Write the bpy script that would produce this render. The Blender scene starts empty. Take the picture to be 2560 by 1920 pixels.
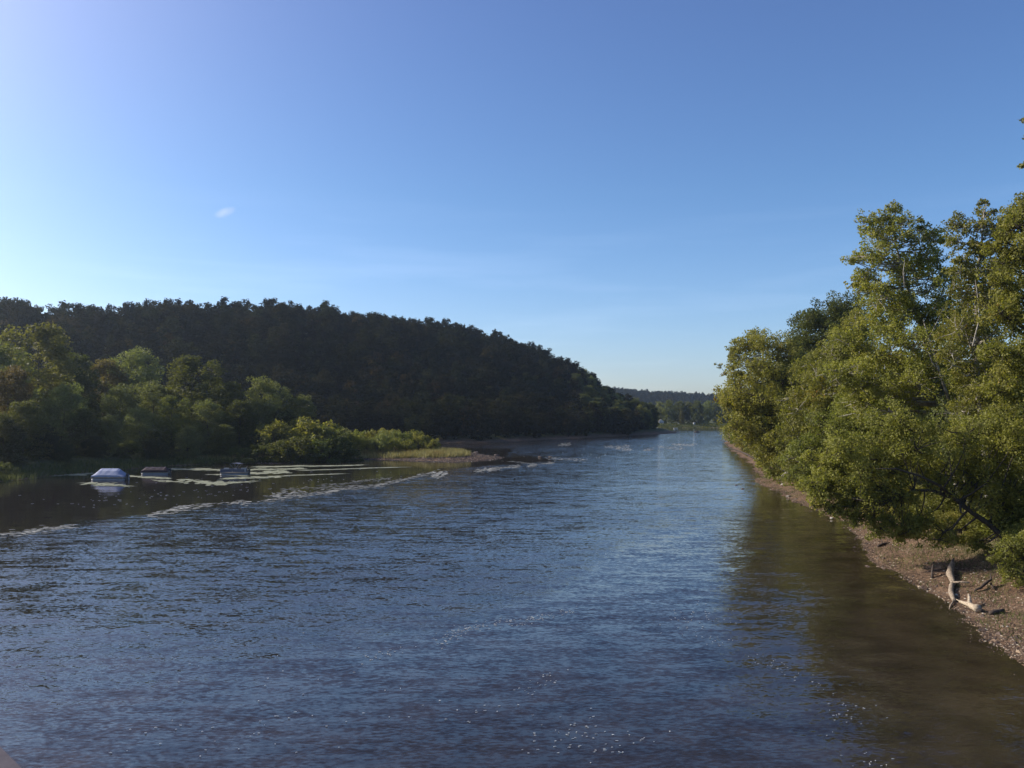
import bpy, math, random
import numpy as np
from mathutils import Vector

rng = np.random.default_rng(7)
SC = bpy.context.scene
COL = SC.collection
H_CAM = 12.0
F = 850.0                      # focal length in pixels of the 1024 wide frame
PITCH = math.atan(30/850.0)
R = math.radians
SUN_AZ = R(-74)                # measured from +Y towards +X
SUN_EL = R(30)

# ------------------------------------------------------------------ geometry helpers
def ray(px, py):               # px, py on the 2560 x 1920 photograph
    x = (px/2.5-512)/F; z = (384-py/2.5)/F
    c, s = math.cos(PITCH), math.sin(PITCH)
    return np.array([x, c - z*s, s + z*c])
def at(px, py, Y):             # the point Y metres ahead seen at a pixel
    d = ray(px, py); d = d*(Y/d[1]); return np.array([d[0], Y, d[2]+H_CAM])
def onz(px, py, z=0.0):        # the point at height z seen at a pixel
    d = ray(px, py); k = (z-H_CAM)/d[2]; return np.array([d[0]*k, d[1]*k, z])

class MB:
    def __init__(s): s.v=[]; s.f=[]; s.n=0; s.smooth=True
    def add(s, v, f):
        v=[tuple(map(float,p)) for p in v]
        s.f += [tuple(int(i)+s.n for i in q) for q in f]; s.v += v; s.n += len(v); return s
    def box(s, c, d, rz=0.0, taper=1.0):
        cx,cy,cz=c; dx,dy,dz=[k/2 for k in d]; cr,sr=math.cos(rz),math.sin(rz); o=[]
        for z,t in ((-dz,1.0),(dz,taper)):
            for x,y in ((-dx,-dy),(dx,-dy),(dx,dy),(-dx,dy)):
                x*=t; y*=t
                o.append((cx+x*cr-y*sr, cy+x*sr+y*cr, cz+z))
        return s.add(o,[(3,2,1,0),(4,5,6,7),(0,1,5,4),(1,2,6,5),(2,3,7,6),(3,0,4,7)])
    def tube(s, pts, rad, n=8, cap=True, wob=0.0):
        pts=[np.array(p,float) for p in pts]; m=len(pts)
        if not hasattr(rad,'__len__'): rad=[rad]*m
        vs=[]; fs=[]; u=None
        for i in range(m):
            t = pts[min(i+1,m-1)]-pts[max(i-1,0)]; t/= (np.linalg.norm(t)+1e-9)
            if u is None:
                a=np.array([1.0,0,0]) if abs(t[0])<.8 else np.array([0,1.0,0]); u=np.cross(t,a)
            u = u - t*np.dot(u,t); u/=np.linalg.norm(u)+1e-9; w=np.cross(t,u)
            for k in range(n):
                a=2*math.pi*k/n; rr=rad[i]*(1+(rng.uniform(-wob,wob) if wob else 0))
                vs.append(pts[i]+u*math.cos(a)*rr+w*math.sin(a)*rr)
        for i in range(m-1):
            for k in range(n):
                fs.append((i*n+k,i*n+(k+1)%n,(i+1)*n+(k+1)%n,(i+1)*n+k))
        if cap:
            fs.append(tuple(range(n-1,-1,-1))); fs.append(tuple((m-1)*n+k for k in range(n)))
        return s.add(vs,fs)
    def mesh(s,name,mat,smooth=False):
        me=bpy.data.meshes.new(name); me.from_pydata(s.v,[],s.f)
        if mat: me.materials.append(mat)
        if smooth: me.polygons.foreach_set('use_smooth',[True]*len(me.polygons))
        me.update(); return me
    def obj(s,name,mat,parent=None,smooth=False,loc=None):
        return link(name, s.mesh(name,mat,smooth), parent, loc)

def link(name, me, parent=None, loc=None):
    o=bpy.data.objects.new(name,me); COL.objects.link(o)
    if parent is not None: o.parent=parent
    if loc is not None: o.location=loc
    return o
def tag(o,label=None,cat=None,group=None,kind=None):
    if label: o['label']=label
    if cat: o['category']=cat
    if group: o['group']=group
    if kind: o['kind']=kind
    return o
def thing(name,label,cat,loc=(0,0,0),rz=0.0,group=None):
    o=bpy.data.objects.new(name,None); COL.objects.link(o); o.location=loc; o.rotation_euler=(0,0,rz)
    o.empty_display_size=0.3
    return tag(o,label,cat,group)

def quads_mesh(name, V, mat, tint=None, nv=4):
    """V: (n,nv,3) array -> mesh of n separate polygons, with a per face tint"""
    n=len(V); me=bpy.data.meshes.new(name)
    me.vertices.add(n*nv); me.vertices.foreach_set('co', np.ascontiguousarray(V,dtype=np.float32).ravel())
    me.loops.add(n*nv); me.loops.foreach_set('vertex_index', np.arange(n*nv,dtype=np.int32))
    me.polygons.add(n); me.polygons.foreach_set('loop_start', np.arange(0,n*nv,nv,dtype=np.int32))
    if tint is not None:
        a=me.attributes.new('tint','FLOAT','FACE'); a.data.foreach_set('value',np.asarray(tint,dtype=np.float32))
    me.materials.append(mat); me.update(); me.validate(); return me

def grid_mesh(name, X, Y, Z, mat, attrs=None, smooth=True):
    ny,nx=X.shape; me=bpy.data.meshes.new(name)
    co=np.stack([X,Y,Z],-1).astype(np.float32).reshape(-1,3)
    i=(np.arange(ny-1)[:,None]*nx+np.arange(nx-1)[None,:]).ravel()
    q=np.stack([i,i+1,i+1+nx,i+nx],-1).astype(np.int32)
    me.vertices.add(len(co)); me.vertices.foreach_set('co',co.ravel())
    me.loops.add(q.size); me.loops.foreach_set('vertex_index',q.ravel())
    me.polygons.add(len(q)); me.polygons.foreach_set('loop_start',np.arange(0,q.size,4,dtype=np.int32))
    for k,v in (attrs or {}).items():
        a=me.attributes.new(k,'FLOAT','POINT'); a.data.foreach_set('value',v.astype(np.float32).ravel())
    me.materials.append(mat); me.update()
    if smooth: me.polygons.foreach_set('use_smooth',np.ones(len(me.polygons),dtype=bool))
    return me

def vnoise(x,y,seed=0):
    """cheap smooth value noise in numpy"""
    r=np.random.default_rng(seed).random((256,256))
    xi=np.floor(x).astype(int); yi=np.floor(y).astype(int); fx=x-xi; fy=y-yi
    fx=fx*fx*(3-2*fx); fy=fy*fy*(3-2*fy)
    a=r[xi%256,yi%256]; b=r[(xi+1)%256,yi%256]; c=r[xi%256,(yi+1)%256]; d=r[(xi+1)%256,(yi+1)%256]
    return (a*(1-fx)+b*fx)*(1-fy)+(c*(1-fx)+d*fx)*fy
def sstep(a,b,x):
    t=np.clip((x-a)/(b-a),0,1); return t*t*(3-2*t)

# ------------------------------------------------------------------ materials
def newmat(name):
    m=bpy.data.materials.new(name); m.use_nodes=True; nt=m.node_tree
    for n in list(nt.nodes): nt.nodes.remove(n)
    out=nt.nodes.new('ShaderNodeOutputMaterial'); return m,nt,out
def N(nt,t,**kw):
    n=nt.nodes.new(t)
    for k,v in kw.items():
        if k.startswith('i_'): n.inputs[k[2:].replace('_',' ')].default_value=v
        else: setattr(n,k,v)
    return n
def ramp(nt,stops,interp='LINEAR'):
    n=nt.nodes.new('ShaderNodeValToRGB'); cr=n.color_ramp; cr.interpolation=interp
    while len(cr.elements)<len(stops): cr.elements.new(0.5)
    for e,(p,c) in zip(cr.elements,stops):
        e.position=p; e.color=(c[0],c[1],c[2],1) if hasattr(c,'__len__') else (c,c,c,1)
    return n
def math_(nt,op,a,b=None,clamp=False):
    n=nt.nodes.new('ShaderNodeMath'); n.operation=op; n.use_clamp=clamp
    for i,v in enumerate((a,b)):
        if v is None: continue
        if isinstance(v,(int,float)): n.inputs[i].default_value=v
        else: nt.links.new(v,n.inputs[i])
    return n.outputs[0]

def leaf_mat(name, stops, transl=0.45, vary=0.12, rough=0.6, bright=1.0, spec=.22):
    m,nt,out=newmat(name)
    at_=N(nt,'ShaderNodeAttribute',attribute_name='tint')
    rp=ramp(nt,[(p,tuple(k*bright for k in c)) for p,c in stops]); nt.links.new(at_.outputs['Fac'],rp.inputs[0])
    oi=N(nt,'ShaderNodeObjectInfo')
    hs=N(nt,'ShaderNodeHueSaturation')
    mr=N(nt,'ShaderNodeMapRange'); nt.links.new(oi.outputs['Random'],mr.inputs[0]); mr.inputs[3].default_value=0.5-vary*.22; mr.inputs[4].default_value=0.5+vary*.14
    nt.links.new(mr.outputs[0],hs.inputs['Hue'])
    r2=math_(nt,'FRACT',math_(nt,'MULTIPLY',oi.outputs['Random'],17.31))
    mv=N(nt,'ShaderNodeMapRange'); nt.links.new(r2,mv.inputs[0]); mv.inputs[3].default_value=1-vary*2.2; mv.inputs[4].default_value=1+vary*2.2
    nt.links.new(mv.outputs[0],hs.inputs['Value']); nt.links.new(rp.outputs[0],hs.inputs['Color'])
    p=N(nt,'ShaderNodeBsdfPrincipled'); p.inputs['Roughness'].default_value=rough; p.inputs['Specular IOR Level'].default_value=spec
    nt.links.new(hs.outputs[0],p.inputs['Base Color'])
    t=N(nt,'ShaderNodeBsdfTranslucent')
    tm=N(nt,'ShaderNodeMixRGB',blend_type='MULTIPLY'); tm.inputs[0].default_value=1; tm.inputs[2].default_value=(1.25,1.3,.55,1)
    nt.links.new(hs.outputs[0],tm.inputs[1]); nt.links.new(tm.outputs[0],t.inputs['Color'])
    mx=N(nt,'ShaderNodeMixShader'); mx.inputs[0].default_value=transl
    nt.links.new(p.outputs[0],mx.inputs[1]); nt.links.new(t.outputs[0],mx.inputs[2]); nt.links.new(mx.outputs[0],out.inputs['Surface'])
    return m

def noise_mat(name, stops, scale=3.0, detail=6, rough=0.85, bump=0.0, bscale=None, stretch=(1,1,1), metallic=0.0, coords='Object', spec=0.3):
    m,nt,out=newmat(name)
    tc=N(nt,'ShaderNodeTexCoord'); mp=N(nt,'ShaderNodeMapping'); mp.inputs['Scale'].default_value=stretch
    nt.links.new(tc.outputs[coords],mp.inputs[0])
    nz=N(nt,'ShaderNodeTexNoise'); nz.inputs['Scale'].default_value=scale; nz.inputs['Detail'].default_value=detail; nz.inputs['Roughness'].default_value=.62
    nt.links.new(mp.outputs[0],nz.inputs['Vector'])
    rp=ramp(nt,stops); nt.links.new(nz.outputs['Fac'],rp.inputs[0])
    p=N(nt,'ShaderNodeBsdfPrincipled'); p.inputs['Roughness'].default_value=rough; p.inputs['Metallic'].default_value=metallic
    p.inputs['Specular IOR Level'].default_value=spec
    nt.links.new(rp.outputs[0],p.inputs['Base Color'])
    if bump:
        n2=N(nt,'ShaderNodeTexNoise'); n2.inputs['Scale'].default_value=bscale or scale*2; n2.inputs['Detail'].default_value=5
        nt.links.new(mp.outputs[0],n2.inputs['Vector'])
        b=N(nt,'ShaderNodeBump'); b.inputs['Strength'].default_value=1; b.inputs['Distance'].default_value=bump
        nt.links.new(n2.outputs['Fac'],b.inputs['Height']); nt.links.new(b.outputs[0],p.inputs['Normal'])
    nt.links.new(p.outputs[0],out.inputs['Surface']); return m

M={}
G_OLIVE=[(0,(.105,.108,.030)),(.35,(.185,.180,.042)),(.7,(.245,.225,.05)),(.9,(.25,.20,.035)),(.965,(.28,.18,.035)),(1,(.30,.14,.03))]
G_FRESH=[(0,(.105,.115,.030)),(.4,(.180,.188,.044)),(.8,(.235,.235,.055)),(1,(.30,.265,.065))]
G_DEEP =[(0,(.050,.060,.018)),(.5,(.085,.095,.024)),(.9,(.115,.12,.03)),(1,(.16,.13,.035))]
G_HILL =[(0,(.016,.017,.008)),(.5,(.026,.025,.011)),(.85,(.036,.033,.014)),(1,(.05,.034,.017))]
G_RUST =[(0,(.065,.052,.022)),(.5,(.12,.092,.034)),(1,(.18,.13,.045))]
G_SAGE =[(0,(.075,.085,.034)),(.5,(.125,.135,.048)),(1,(.18,.185,.065))]
M['olive']=leaf_mat('olive_leaves',G_OLIVE)
M['fresh']=leaf_mat('fresh_green_leaves',G_FRESH)
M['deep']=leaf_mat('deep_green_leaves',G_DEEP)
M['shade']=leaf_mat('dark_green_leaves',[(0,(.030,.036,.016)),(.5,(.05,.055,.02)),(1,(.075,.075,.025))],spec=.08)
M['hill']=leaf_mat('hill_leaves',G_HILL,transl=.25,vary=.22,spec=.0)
M['rust']=leaf_mat('rust_leaves',G_RUST)
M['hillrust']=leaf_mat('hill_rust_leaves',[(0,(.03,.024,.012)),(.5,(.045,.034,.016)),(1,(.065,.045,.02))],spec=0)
M['freshmid']=leaf_mat('mid_green_leaves',[(p,tuple(k*.62 for k in c)) for p,c in G_FRESH])
M['sage']=leaf_mat('sage_leaves',[(p,tuple(k*1.25 for k in c)) for p,c in G_SAGE])
M['bark']=noise_mat('dark_bark',[(.3,(.03,.024,.018)),(.7,(.075,.06,.045))],6,bump=.03,stretch=(1,1,.3))
M['pale_bark']=noise_mat('pale_mottled_bark',[(.35,(.13,.10,.075)),(.5,(.30,.27,.22)),(.65,(.46,.43,.37))],2.5,bump=.01)
M['drift']=noise_mat('weathered_driftwood',[(.35,(.09,.065,.045)),(.48,(.22,.17,.12)),(.7,(.36,.29,.21))],7,bump=.04,stretch=(1.5,.5,.5))
M['drift_pale']=noise_mat('pale_driftwood',[(.35,(.20,.15,.10)),(.48,(.36,.29,.20)),(.7,(.47,.39,.28))],7,bump=.03,stretch=(.5,1.5,1))
M['darkwood']=noise_mat('dark_wet_wood',[(.3,(.035,.025,.02)),(.7,(.08,.06,.045))],5,bump=.02)

# ------------------------------------------------------------------ the river's outline and the lie of the land
def P(px,py): q=onz(px,py); return (q[0],q[1])
right_bank=[(14,-120),(20,0),(24.2,34)]+[P(*q) for q in ((2560,1650),(2450,1588),(2350,1516),(2270,1462),(2200,1412),(2140,1345),(2095,1305),(2050,1283),(1985,1250),(1935,1226),(1896,1205),(1880,1165),(1835,1130))]+[(92,370),(112,450),(142,560),(172,650),(190,735)]
far_bank=[(160,742),(122,735),(60,740),(20,735)]
left_hill_bank=[(40,690),(96,620),(112,565)]+[P(*q) for q in ((1690,1083.5),(1560,1090),(1440,1096),(1340,1101),(1240,1106),(1120,1107),(1060,1108))]+[(-80,338),(-112,330)]
spit=[(-100,318),(-66,305),(-34,286),P(1130,1128),P(1175,1133),P(1262,1143),P(1215,1150),P(1130,1154),P(1060,1153),P(980,1150),P(860,1149),P(760,1152),P(690,1158),P(560,1160),P(420,1166),P(280,1178),P(130,1192),P(0,1204)]
left_bank=[(-100,125),(-112,60),(-125,-120)]
RIVER=np.array(right_bank+far_bank+left_hill_bank+spit+left_bank)

def sd(x,y):
    """signed distance to the river outline, positive on land"""
    x=np.asarray(x,float); y=np.asarray(y,float); sh=x.shape; x=x.ravel(); y=y.ravel()
    d2=np.full(x.shape,1e18); ins=np.zeros(x.shape,bool)
    A=RIVER; B=np.roll(RIVER,-1,0)
    for (ax,ay),(bx,by) in zip(A,B):
        ex,ey=bx-ax,by-ay; t=np.clip(((x-ax)*ex+(y-ay)*ey)/(ex*ex+ey*ey+1e-9),0,1)
        d2=np.minimum(d2,(x-ax-t*ex)**2+(y-ay-t*ey)**2)
        c=((ay>y)!=(by>y)); 
        with np.errstate(divide='ignore',invalid='ignore'):
            xi=(bx-ax)*(y-ay)/(by-ay if by!=ay else 1e-9)+ax
        ins^= c&(x<xi)
    d=np.sqrt(d2); d=np.where(ins,-d,d)
    w=np.where((x>0)&(y<330),1.0,1.6); d=d+(vnoise(x*.16+40,y*.16+9,51)-.5)*2.6*w+(vnoise(x*.7+40,y*.7,52)-.5)*.9*w+(vnoise(x*2.1,y*2.1,53)-.5)*.28
    return d.reshape(sh)

RIDGE_PX=np.array([-3000,-400,0,100,250,330,400,520,620,700,800,900,1000,1100,1200,1300,1400,1460,1500,1540,1600,1660],float)
RIDGE_PY=np.array([  740, 745,745,752,763,755,746,758,753,750,766,786,801,816,832,868,905,940,972,1000,1016,1034],float)
RIDGE_D =np.array([  430, 430,440,447,458,464,470,484,497,508,522,540,560,580,600,612,610,600,590,578,565,550],float)
FOOT_D  =np.array([  300, 310,325,330,338,342,346,354,360,366,373,380,388,396,408,424,445,462,480,500,520,530],float)
RIDGE_T=(RIDGE_PX-1280)/2125.0
RIDGE_Z=(1035-RIDGE_PY)/2125*RIDGE_D+H_CAM-14.5-np.interp(RIDGE_PX,[0,500,1000,1300],[5.0,4.6,2.2,.3])
def hill_z(x,y):
    t=x/np.maximum(y,1.0)
    rd=np.interp(t,RIDGE_T,RIDGE_D); fd=np.interp(t,RIDGE_T,FOOT_D); rz=np.interp(t,RIDGE_T,RIDGE_Z,right=0.0)
    u=np.clip((y-fd)/(rd-fd),0,1)
    s=np.sin(u*math.pi/2)**1.15*0.97+0.03*u
    back=1-sstep(rd+180,rd+700,y)*.9
    return np.maximum(rz,0)*s*back
FT=(np.array([1100,1515,1640,1760,1850,2000,2560,4000],float)-1280)/2125
FZ=(1035-np.array([972,980,988,994,1000,1003,1000,1000],float))/2125*1800+H_CAM-10
def far_hill_z(x,y):
    t=x/np.maximum(y,1.0)
    return np.interp(t,FT,FZ)*sstep(1350,1800,y)*(1-.0*y)
def gz(x,y):
    x=np.asarray(x,float); y=np.asarray(y,float)
    d=sd(x,y)
    land=np.interp(d,[-30,-8,-2,0,2.5,7,11,20,60],[-3,-1.6,-.35,-.03,.28,.85,2.3,3.0,3.4])
    sp=((x<10)&(y>190)&(y<345)&(x>-120))          # the low gravel spit
    land_s=np.interp(d,[-30,-8,-2,0,3,10,30],[-3,-1.2,-.3,-.03,.3,.8,1.2])
    w=sstep(-105,-75,x)*sp; land=land*(1-w)+land_s*w
    n=(vnoise(x*.35,y*.35,3)-.5)*.22+(vnoise(x*1.4,y*1.4,4)-.5)*.09
    land=land+n*sstep(0.2,3,d)*1.0
    h=np.where(y>150,hill_z(x,y),0)*sstep(0,25,d)
    fh=np.where(y>1200,far_hill_z(x,y),0)
    return land+h+fh
def g1(x,y): return float(gz(np.array([x]),np.array([y]))[0])

def lin(a,b,s): return list(np.arange(a,b,s))
xs=np.array(sorted(set(lin(-6000,-900,400)+lin(-900,-420,24)+lin(-420,-120,6)+lin(-120,20,2.0)+lin(20,58,.4)+lin(58,130,2.5)+lin(130,260,6)+lin(260,1000,25)+lin(1000,6001,400))))
ys=np.array(sorted(set(lin(-600,20,30)+lin(20,34,2)+lin(34,130,.5)+lin(130,200,1.5)+lin(200,345,2.2)+lin(345,620,5)+lin(620,800,6)+lin(800,1300,30)+lin(1300,2000,30)+lin(2000,8001,500))))
GX,GY=np.meshgrid(xs,ys); SDG=sd(GX,GY); GZ=gz(GX,GY)
# ground material: brown stony beach, leaf litter and grass by distance from the water
def ground_material():
    m,nt,out=newmat('river_bank_ground'); L=nt.links
    tc=N(nt,'ShaderNodeNewGeometry')
    a=N(nt,'ShaderNodeAttribute',attribute_name='shore'); dk=N(nt,'ShaderNodeAttribute',attribute_name='spit')
    n1=N(nt,'ShaderNodeTexNoise'); n1.inputs['Scale'].default_value=.5; n1.inputs['Detail'].default_value=10; n1.inputs['Roughness'].default_value=.7; L.new(tc.outputs['Position'],n1.inputs['Vector'])
    n2=N(nt,'ShaderNodeTexVoronoi'); n2.inputs['Scale'].default_value=5.5; L.new(tc.outputs['Position'],n2.inputs['Vector'])
    beach=ramp(nt,[(.25,(.060,.038,.024)),(.5,(.135,.088,.056)),(.62,(.19,.13,.083)),(.8,(.28,.20,.135))]); L.new(n1.outputs['Fac'],beach.inputs[0])
    cells=ramp(nt,[(0,(.45,.42,.38)),(.5,(1,.95,.9)),(1,(1.7,1.5,1.3))]); L.new(n2.outputs['Color'],cells.inputs[0])
    mb=N(nt,'ShaderNodeMixRGB',blend_type='MULTIPLY'); mb.inputs[0].default_value=.85; L.new(beach.outputs[0],mb.inputs[1]); L.new(cells.outputs[0],mb.inputs[2])
    n3=N(nt,'ShaderNodeTexNoise'); n3.inputs['Scale'].default_value=.22; n3.inputs['Detail'].default_value=6; L.new(tc.outputs['Position'],n3.inputs['Vector'])
    grass=ramp(nt,[(.3,(.035,.042,.014)),(.6,(.085,.085,.028)),(.8,(.15,.13,.05))]); L.new(n1.outputs['Fac'],grass.inputs[0])
    # wet strip by the waterline is darker
    wet=N(nt,'ShaderNodeMapRange'); L.new(a.outputs['Fac'],wet.inputs[0]); wet.inputs[1].default_value=0; wet.inputs[2].default_value=1.2; wet.inputs[3].default_value=.45; wet.inputs[4].default_value=1
    wm=N(nt,'ShaderNodeMixRGB',blend_type='MULTIPLY'); wm.inputs[0].default_value=1; L.new(mb.outputs[0],wm.inputs[1]); L.new(wet.outputs[0],wm.inputs[2])
    f=math_(nt,'ADD',a.outputs['Fac'],math_(nt,'MULTIPLY',math_(nt,'SUBTRACT',n3.outputs['Fac'],.5),9))
    gm=N(nt,'ShaderNodeMapRange'); L.new(f,gm.inputs[0]); gm.inputs[1].default_value=6; gm.inputs[2].default_value=10
    mx=N(nt,'ShaderNodeMixRGB'); L.new(gm.outputs[0],mx.inputs[0]); L.new(wm.outputs[0],mx.inputs[1]); L.new(grass.outputs[0],mx.inputs[2])
    p=N(nt,'ShaderNodeBsdfPrincipled'); p.inputs['Roughness'].default_value=.9; p.inputs['Specular IOR Level'].default_value=.2; L.new(mx.outputs[0],p.inputs['Base Color'])
    b=N(nt,'ShaderNodeBump'); b.inputs['Distance'].default_value=.12; b.inputs['Strength'].default_value=1
    nb=N(nt,'ShaderNodeTexNoise'); nb.inputs['Scale'].default_value=4; nb.inputs['Detail'].default_value=8; nb.inputs['Roughness'].default_value=.75; L.new(tc.outputs['Position'],nb.inputs['Vector'])
    L.new(nb.outputs['Fac'],b.inputs['Height']); L.new(b.outputs[0],p.inputs['Normal']); L.new(p.outputs[0],out.inputs['Surface'])
    return m
M['ground']=ground_material()
terrain=link('ground',grid_mesh('ground',GX,GY,GZ,M['ground'],{'shore':SDG+np.where(GX<-62,7.0,0)+np.where(GY>720,7.0,0),'spit':SDG*0}))
tag(terrain,kind='structure')

# ------------------------------------------------------------------ water
EDDY=np.array([onz(*q)[:2] for q in ((-400,1370),(0,1340),(180,1312),(370,1290),(560,1262),(700,1242),(860,1225),(1000,1200),(1080,1180),(1190,1166),(1300,1160),(1400,1152),(1330,1140),(1262,1143))])
def poly_dist(x,y,pl):
    d2=np.full(x.shape,1e18)
    for (ax,ay),(bx,by) in zip(pl[:-1],pl[1:]):
        ex,ey=bx-ax,by-ay; t=np.clip(((x-ax)*ex+(y-ay)*ey)/(ex*ex+ey*ey+1e-9),0,1)
        d2=np.minimum(d2,(x-ax-t*ex)**2+(y-ay-t*ey)**2)
    return np.sqrt(d2)
def in_poly(x,y,pl):
    ins=np.zeros(x.shape,bool)
    for (ax,ay),(bx,by) in zip(pl,np.roll(pl,-1,0)):
        c=((ay>y)!=(by>y)); ins^= c&(x<(bx-ax)*(y-ay)/(by-ay if by!=ay else 1e-9)+ax)
    return ins
wxs=np.array(sorted(set(lin(-6000,-300,300)+lin(-300,-140,8)+lin(-140,60,1.2)+lin(60,220,4)+lin(220,6001,300))))
wys=np.array(sorted(set(lin(-600,0,40)+lin(0,140,1.4)+lin(140,260,.9)+lin(260,760,5)+lin(760,8001,400))))
WX,WY=np.meshgrid(wxs,wys)
back_poly=np.vstack([EDDY,np.array([(0,290),(-60,330),(-300,330),(-300,60)])])
ins=in_poly(WX,WY,back_poly); dd=poly_dist(WX,WY,EDDY)
sgn=np.where(ins,dd,-dd)+(vnoise(WX*.12,WY*.3,11)-.5)*5+(vnoise(WX*.5,WY*.8,12)-.5)*2
calm=sstep(-2.5,3,sgn)
calm=np.maximum(calm,sstep(590,640,WY)*(WX>60))        # the still reach beyond the riffle
SDW=-sd(WX,WY)
nearright=(WX>0)&(WY<330)
side=np.where(nearright,SDW,60)
calm=np.maximum(calm,.55*(1-sstep(2,16,side)))
shallow=1-sstep(0,17,side)
riff=(sstep(250,300,WY)*(1-sstep(400,430,WY)))*(1-calm)
def water_material():
    m,nt,out=newmat('river_water'); L=nt.links
    g=N(nt,'ShaderNodeNewGeometry')
    def att(n): return N(nt,'ShaderNodeAttribute',attribute_name=n).outputs['Fac']
    calm_,sh_,rf_=att('calm'),att('shallow'),att('riffle')
    def slopes(scale,stretch,rot,detail,rough=.55):
        mp=N(nt,'ShaderNodeMapping'); mp.inputs['Scale'].default_value=stretch; mp.inputs['Rotation'].default_value=(0,0,rot)
        L.new(g.outputs['Position'],mp.inputs[0])
        nz=N(nt,'ShaderNodeTexNoise'); nz.inputs['Scale'].default_value=scale; nz.inputs['Detail'].default_value=detail; nz.inputs['Roughness'].default_value=rough
        L.new(mp.outputs[0],nz.inputs['Vector'])
        s=N(nt,'ShaderNodeVectorMath',operation='SUBTRACT'); L.new(nz.outputs['Color'],s.inputs[0]); s.inputs[1].default_value=(.5,.5,.5)
        return s.outputs[0]
    def scale(v,k):
        s=N(nt,'ShaderNodeVectorMath',operation='SCALE'); L.new(v,s.inputs[0])
        if isinstance(k,(int,float)): s.inputs['Scale'].default_value=k
        else: L.new(k,s.inputs['Scale'])
        return s.outputs[0]
    def add(a,b):
        s=N(nt,'ShaderNodeVectorMath',operation='ADD'); L.new(a,s.inputs[0]); L.new(b,s.inputs[1]); return s.outputs[0]
    fine=slopes(4.8,(.65,1.4,1),R(-8),3,.6)
    mid =slopes(.75,(.45,1.5,1),R(-14),2)
    big =slopes(.16,(.5,1.3,1),R(-5),3)
    # gust patches vary how choppy the surface is
    mp=N(nt,'ShaderNodeMapping'); mp.inputs['Scale'].default_value=(.35,1.0,1); mp.inputs['Rotation'].default_value=(0,0,R(-12)); L.new(g.outputs['Position'],mp.inputs[0])
    gn=N(nt,'ShaderNodeTexNoise'); gn.inputs['Scale'].default_value=.045; gn.inputs['Detail'].default_value=4; gn.inputs['Roughness'].default_value=.6; L.new(mp.outputs[0],gn.inputs['Vector'])
    gm=N(nt,'ShaderNodeMapRange'); L.new(gn.outputs['Fac'],gm.inputs[0]); gm.inputs[1].default_value=.35; gm.inputs[2].default_value=.65; gm.inputs[3].default_value=.62; gm.inputs[4].default_value=1.25
    act=math_(nt,'MULTIPLY',gm.outputs[0],math_(nt,'SUBTRACT',1.0,math_(nt,'MULTIPLY',calm_,.86)))
    act=math_(nt,'ADD',act,math_(nt,'MULTIPLY',rf_,.45))
    s=add(add(scale(fine,WAVE[0]),scale(mid,WAVE[1])),scale(big,WAVE[2]))
    s=scale(s,act)
    sep=N(nt,'ShaderNodeSeparateXYZ'); L.new(s,sep.inputs[0])
    cb=N(nt,'ShaderNodeCombineXYZ'); L.new(math_(nt,'MULTIPLY',sep.outputs[0],.75),cb.inputs[0]); L.new(math_(nt,'MINIMUM',sep.outputs[1],.05),cb.inputs[1]); cb.inputs[2].default_value=1
    nrm=N(nt,'ShaderNodeVectorMath',operation='NORMALIZE'); L.new(cb.outputs[0],nrm.inputs[0])
    p=N(nt,'ShaderNodeBsdfPrincipled'); p.inputs['IOR'].default_value=1.333; p.inputs['Roughness'].default_value=.05
    bc=N(nt,'ShaderNodeMixRGB'); L.new(sh_,bc.inputs[0]); bc.inputs[1].default_value=WATER_DEEP; bc.inputs[2].default_value=WATER_SHALLOW
    n4=N(nt,'ShaderNodeTexNoise'); n4.inputs['Scale'].default_value=.35; n4.inputs['Detail'].default_value=5; L.new(g.outputs['Position'],n4.inputs['Vector'])
    r4=ramp(nt,[(.3,.6),(.7,1.35)]); L.new(n4.outputs['Fac'],r4.inputs[0])
    mm=N(nt,'ShaderNodeMixRGB',blend_type='MULTIPLY'); mm.inputs[0].default_value=1; L.new(bc.outputs[0],mm.inputs[1]); L.new(r4.outputs[0],mm.inputs[2])
    L.new(mm.outputs[0],p.inputs['Base Color'])
    L.new(nrm.outputs[0],p.inputs['Normal']); L.new(p.outputs[0],out.inputs['Surface'])
    return m
WAVE=(.62,.33,.07)
WATER_DEEP=(.022,.0185,.017,1); WATER_SHALLOW=(.034,.025,.014,1)
M['water']=water_material()
water=link('water',grid_mesh('water',WX,WY,WX*0,M['water'],{'calm':calm,'shallow':shallow,'riffle':riff}))
tag(water,kind='structure')

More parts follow.
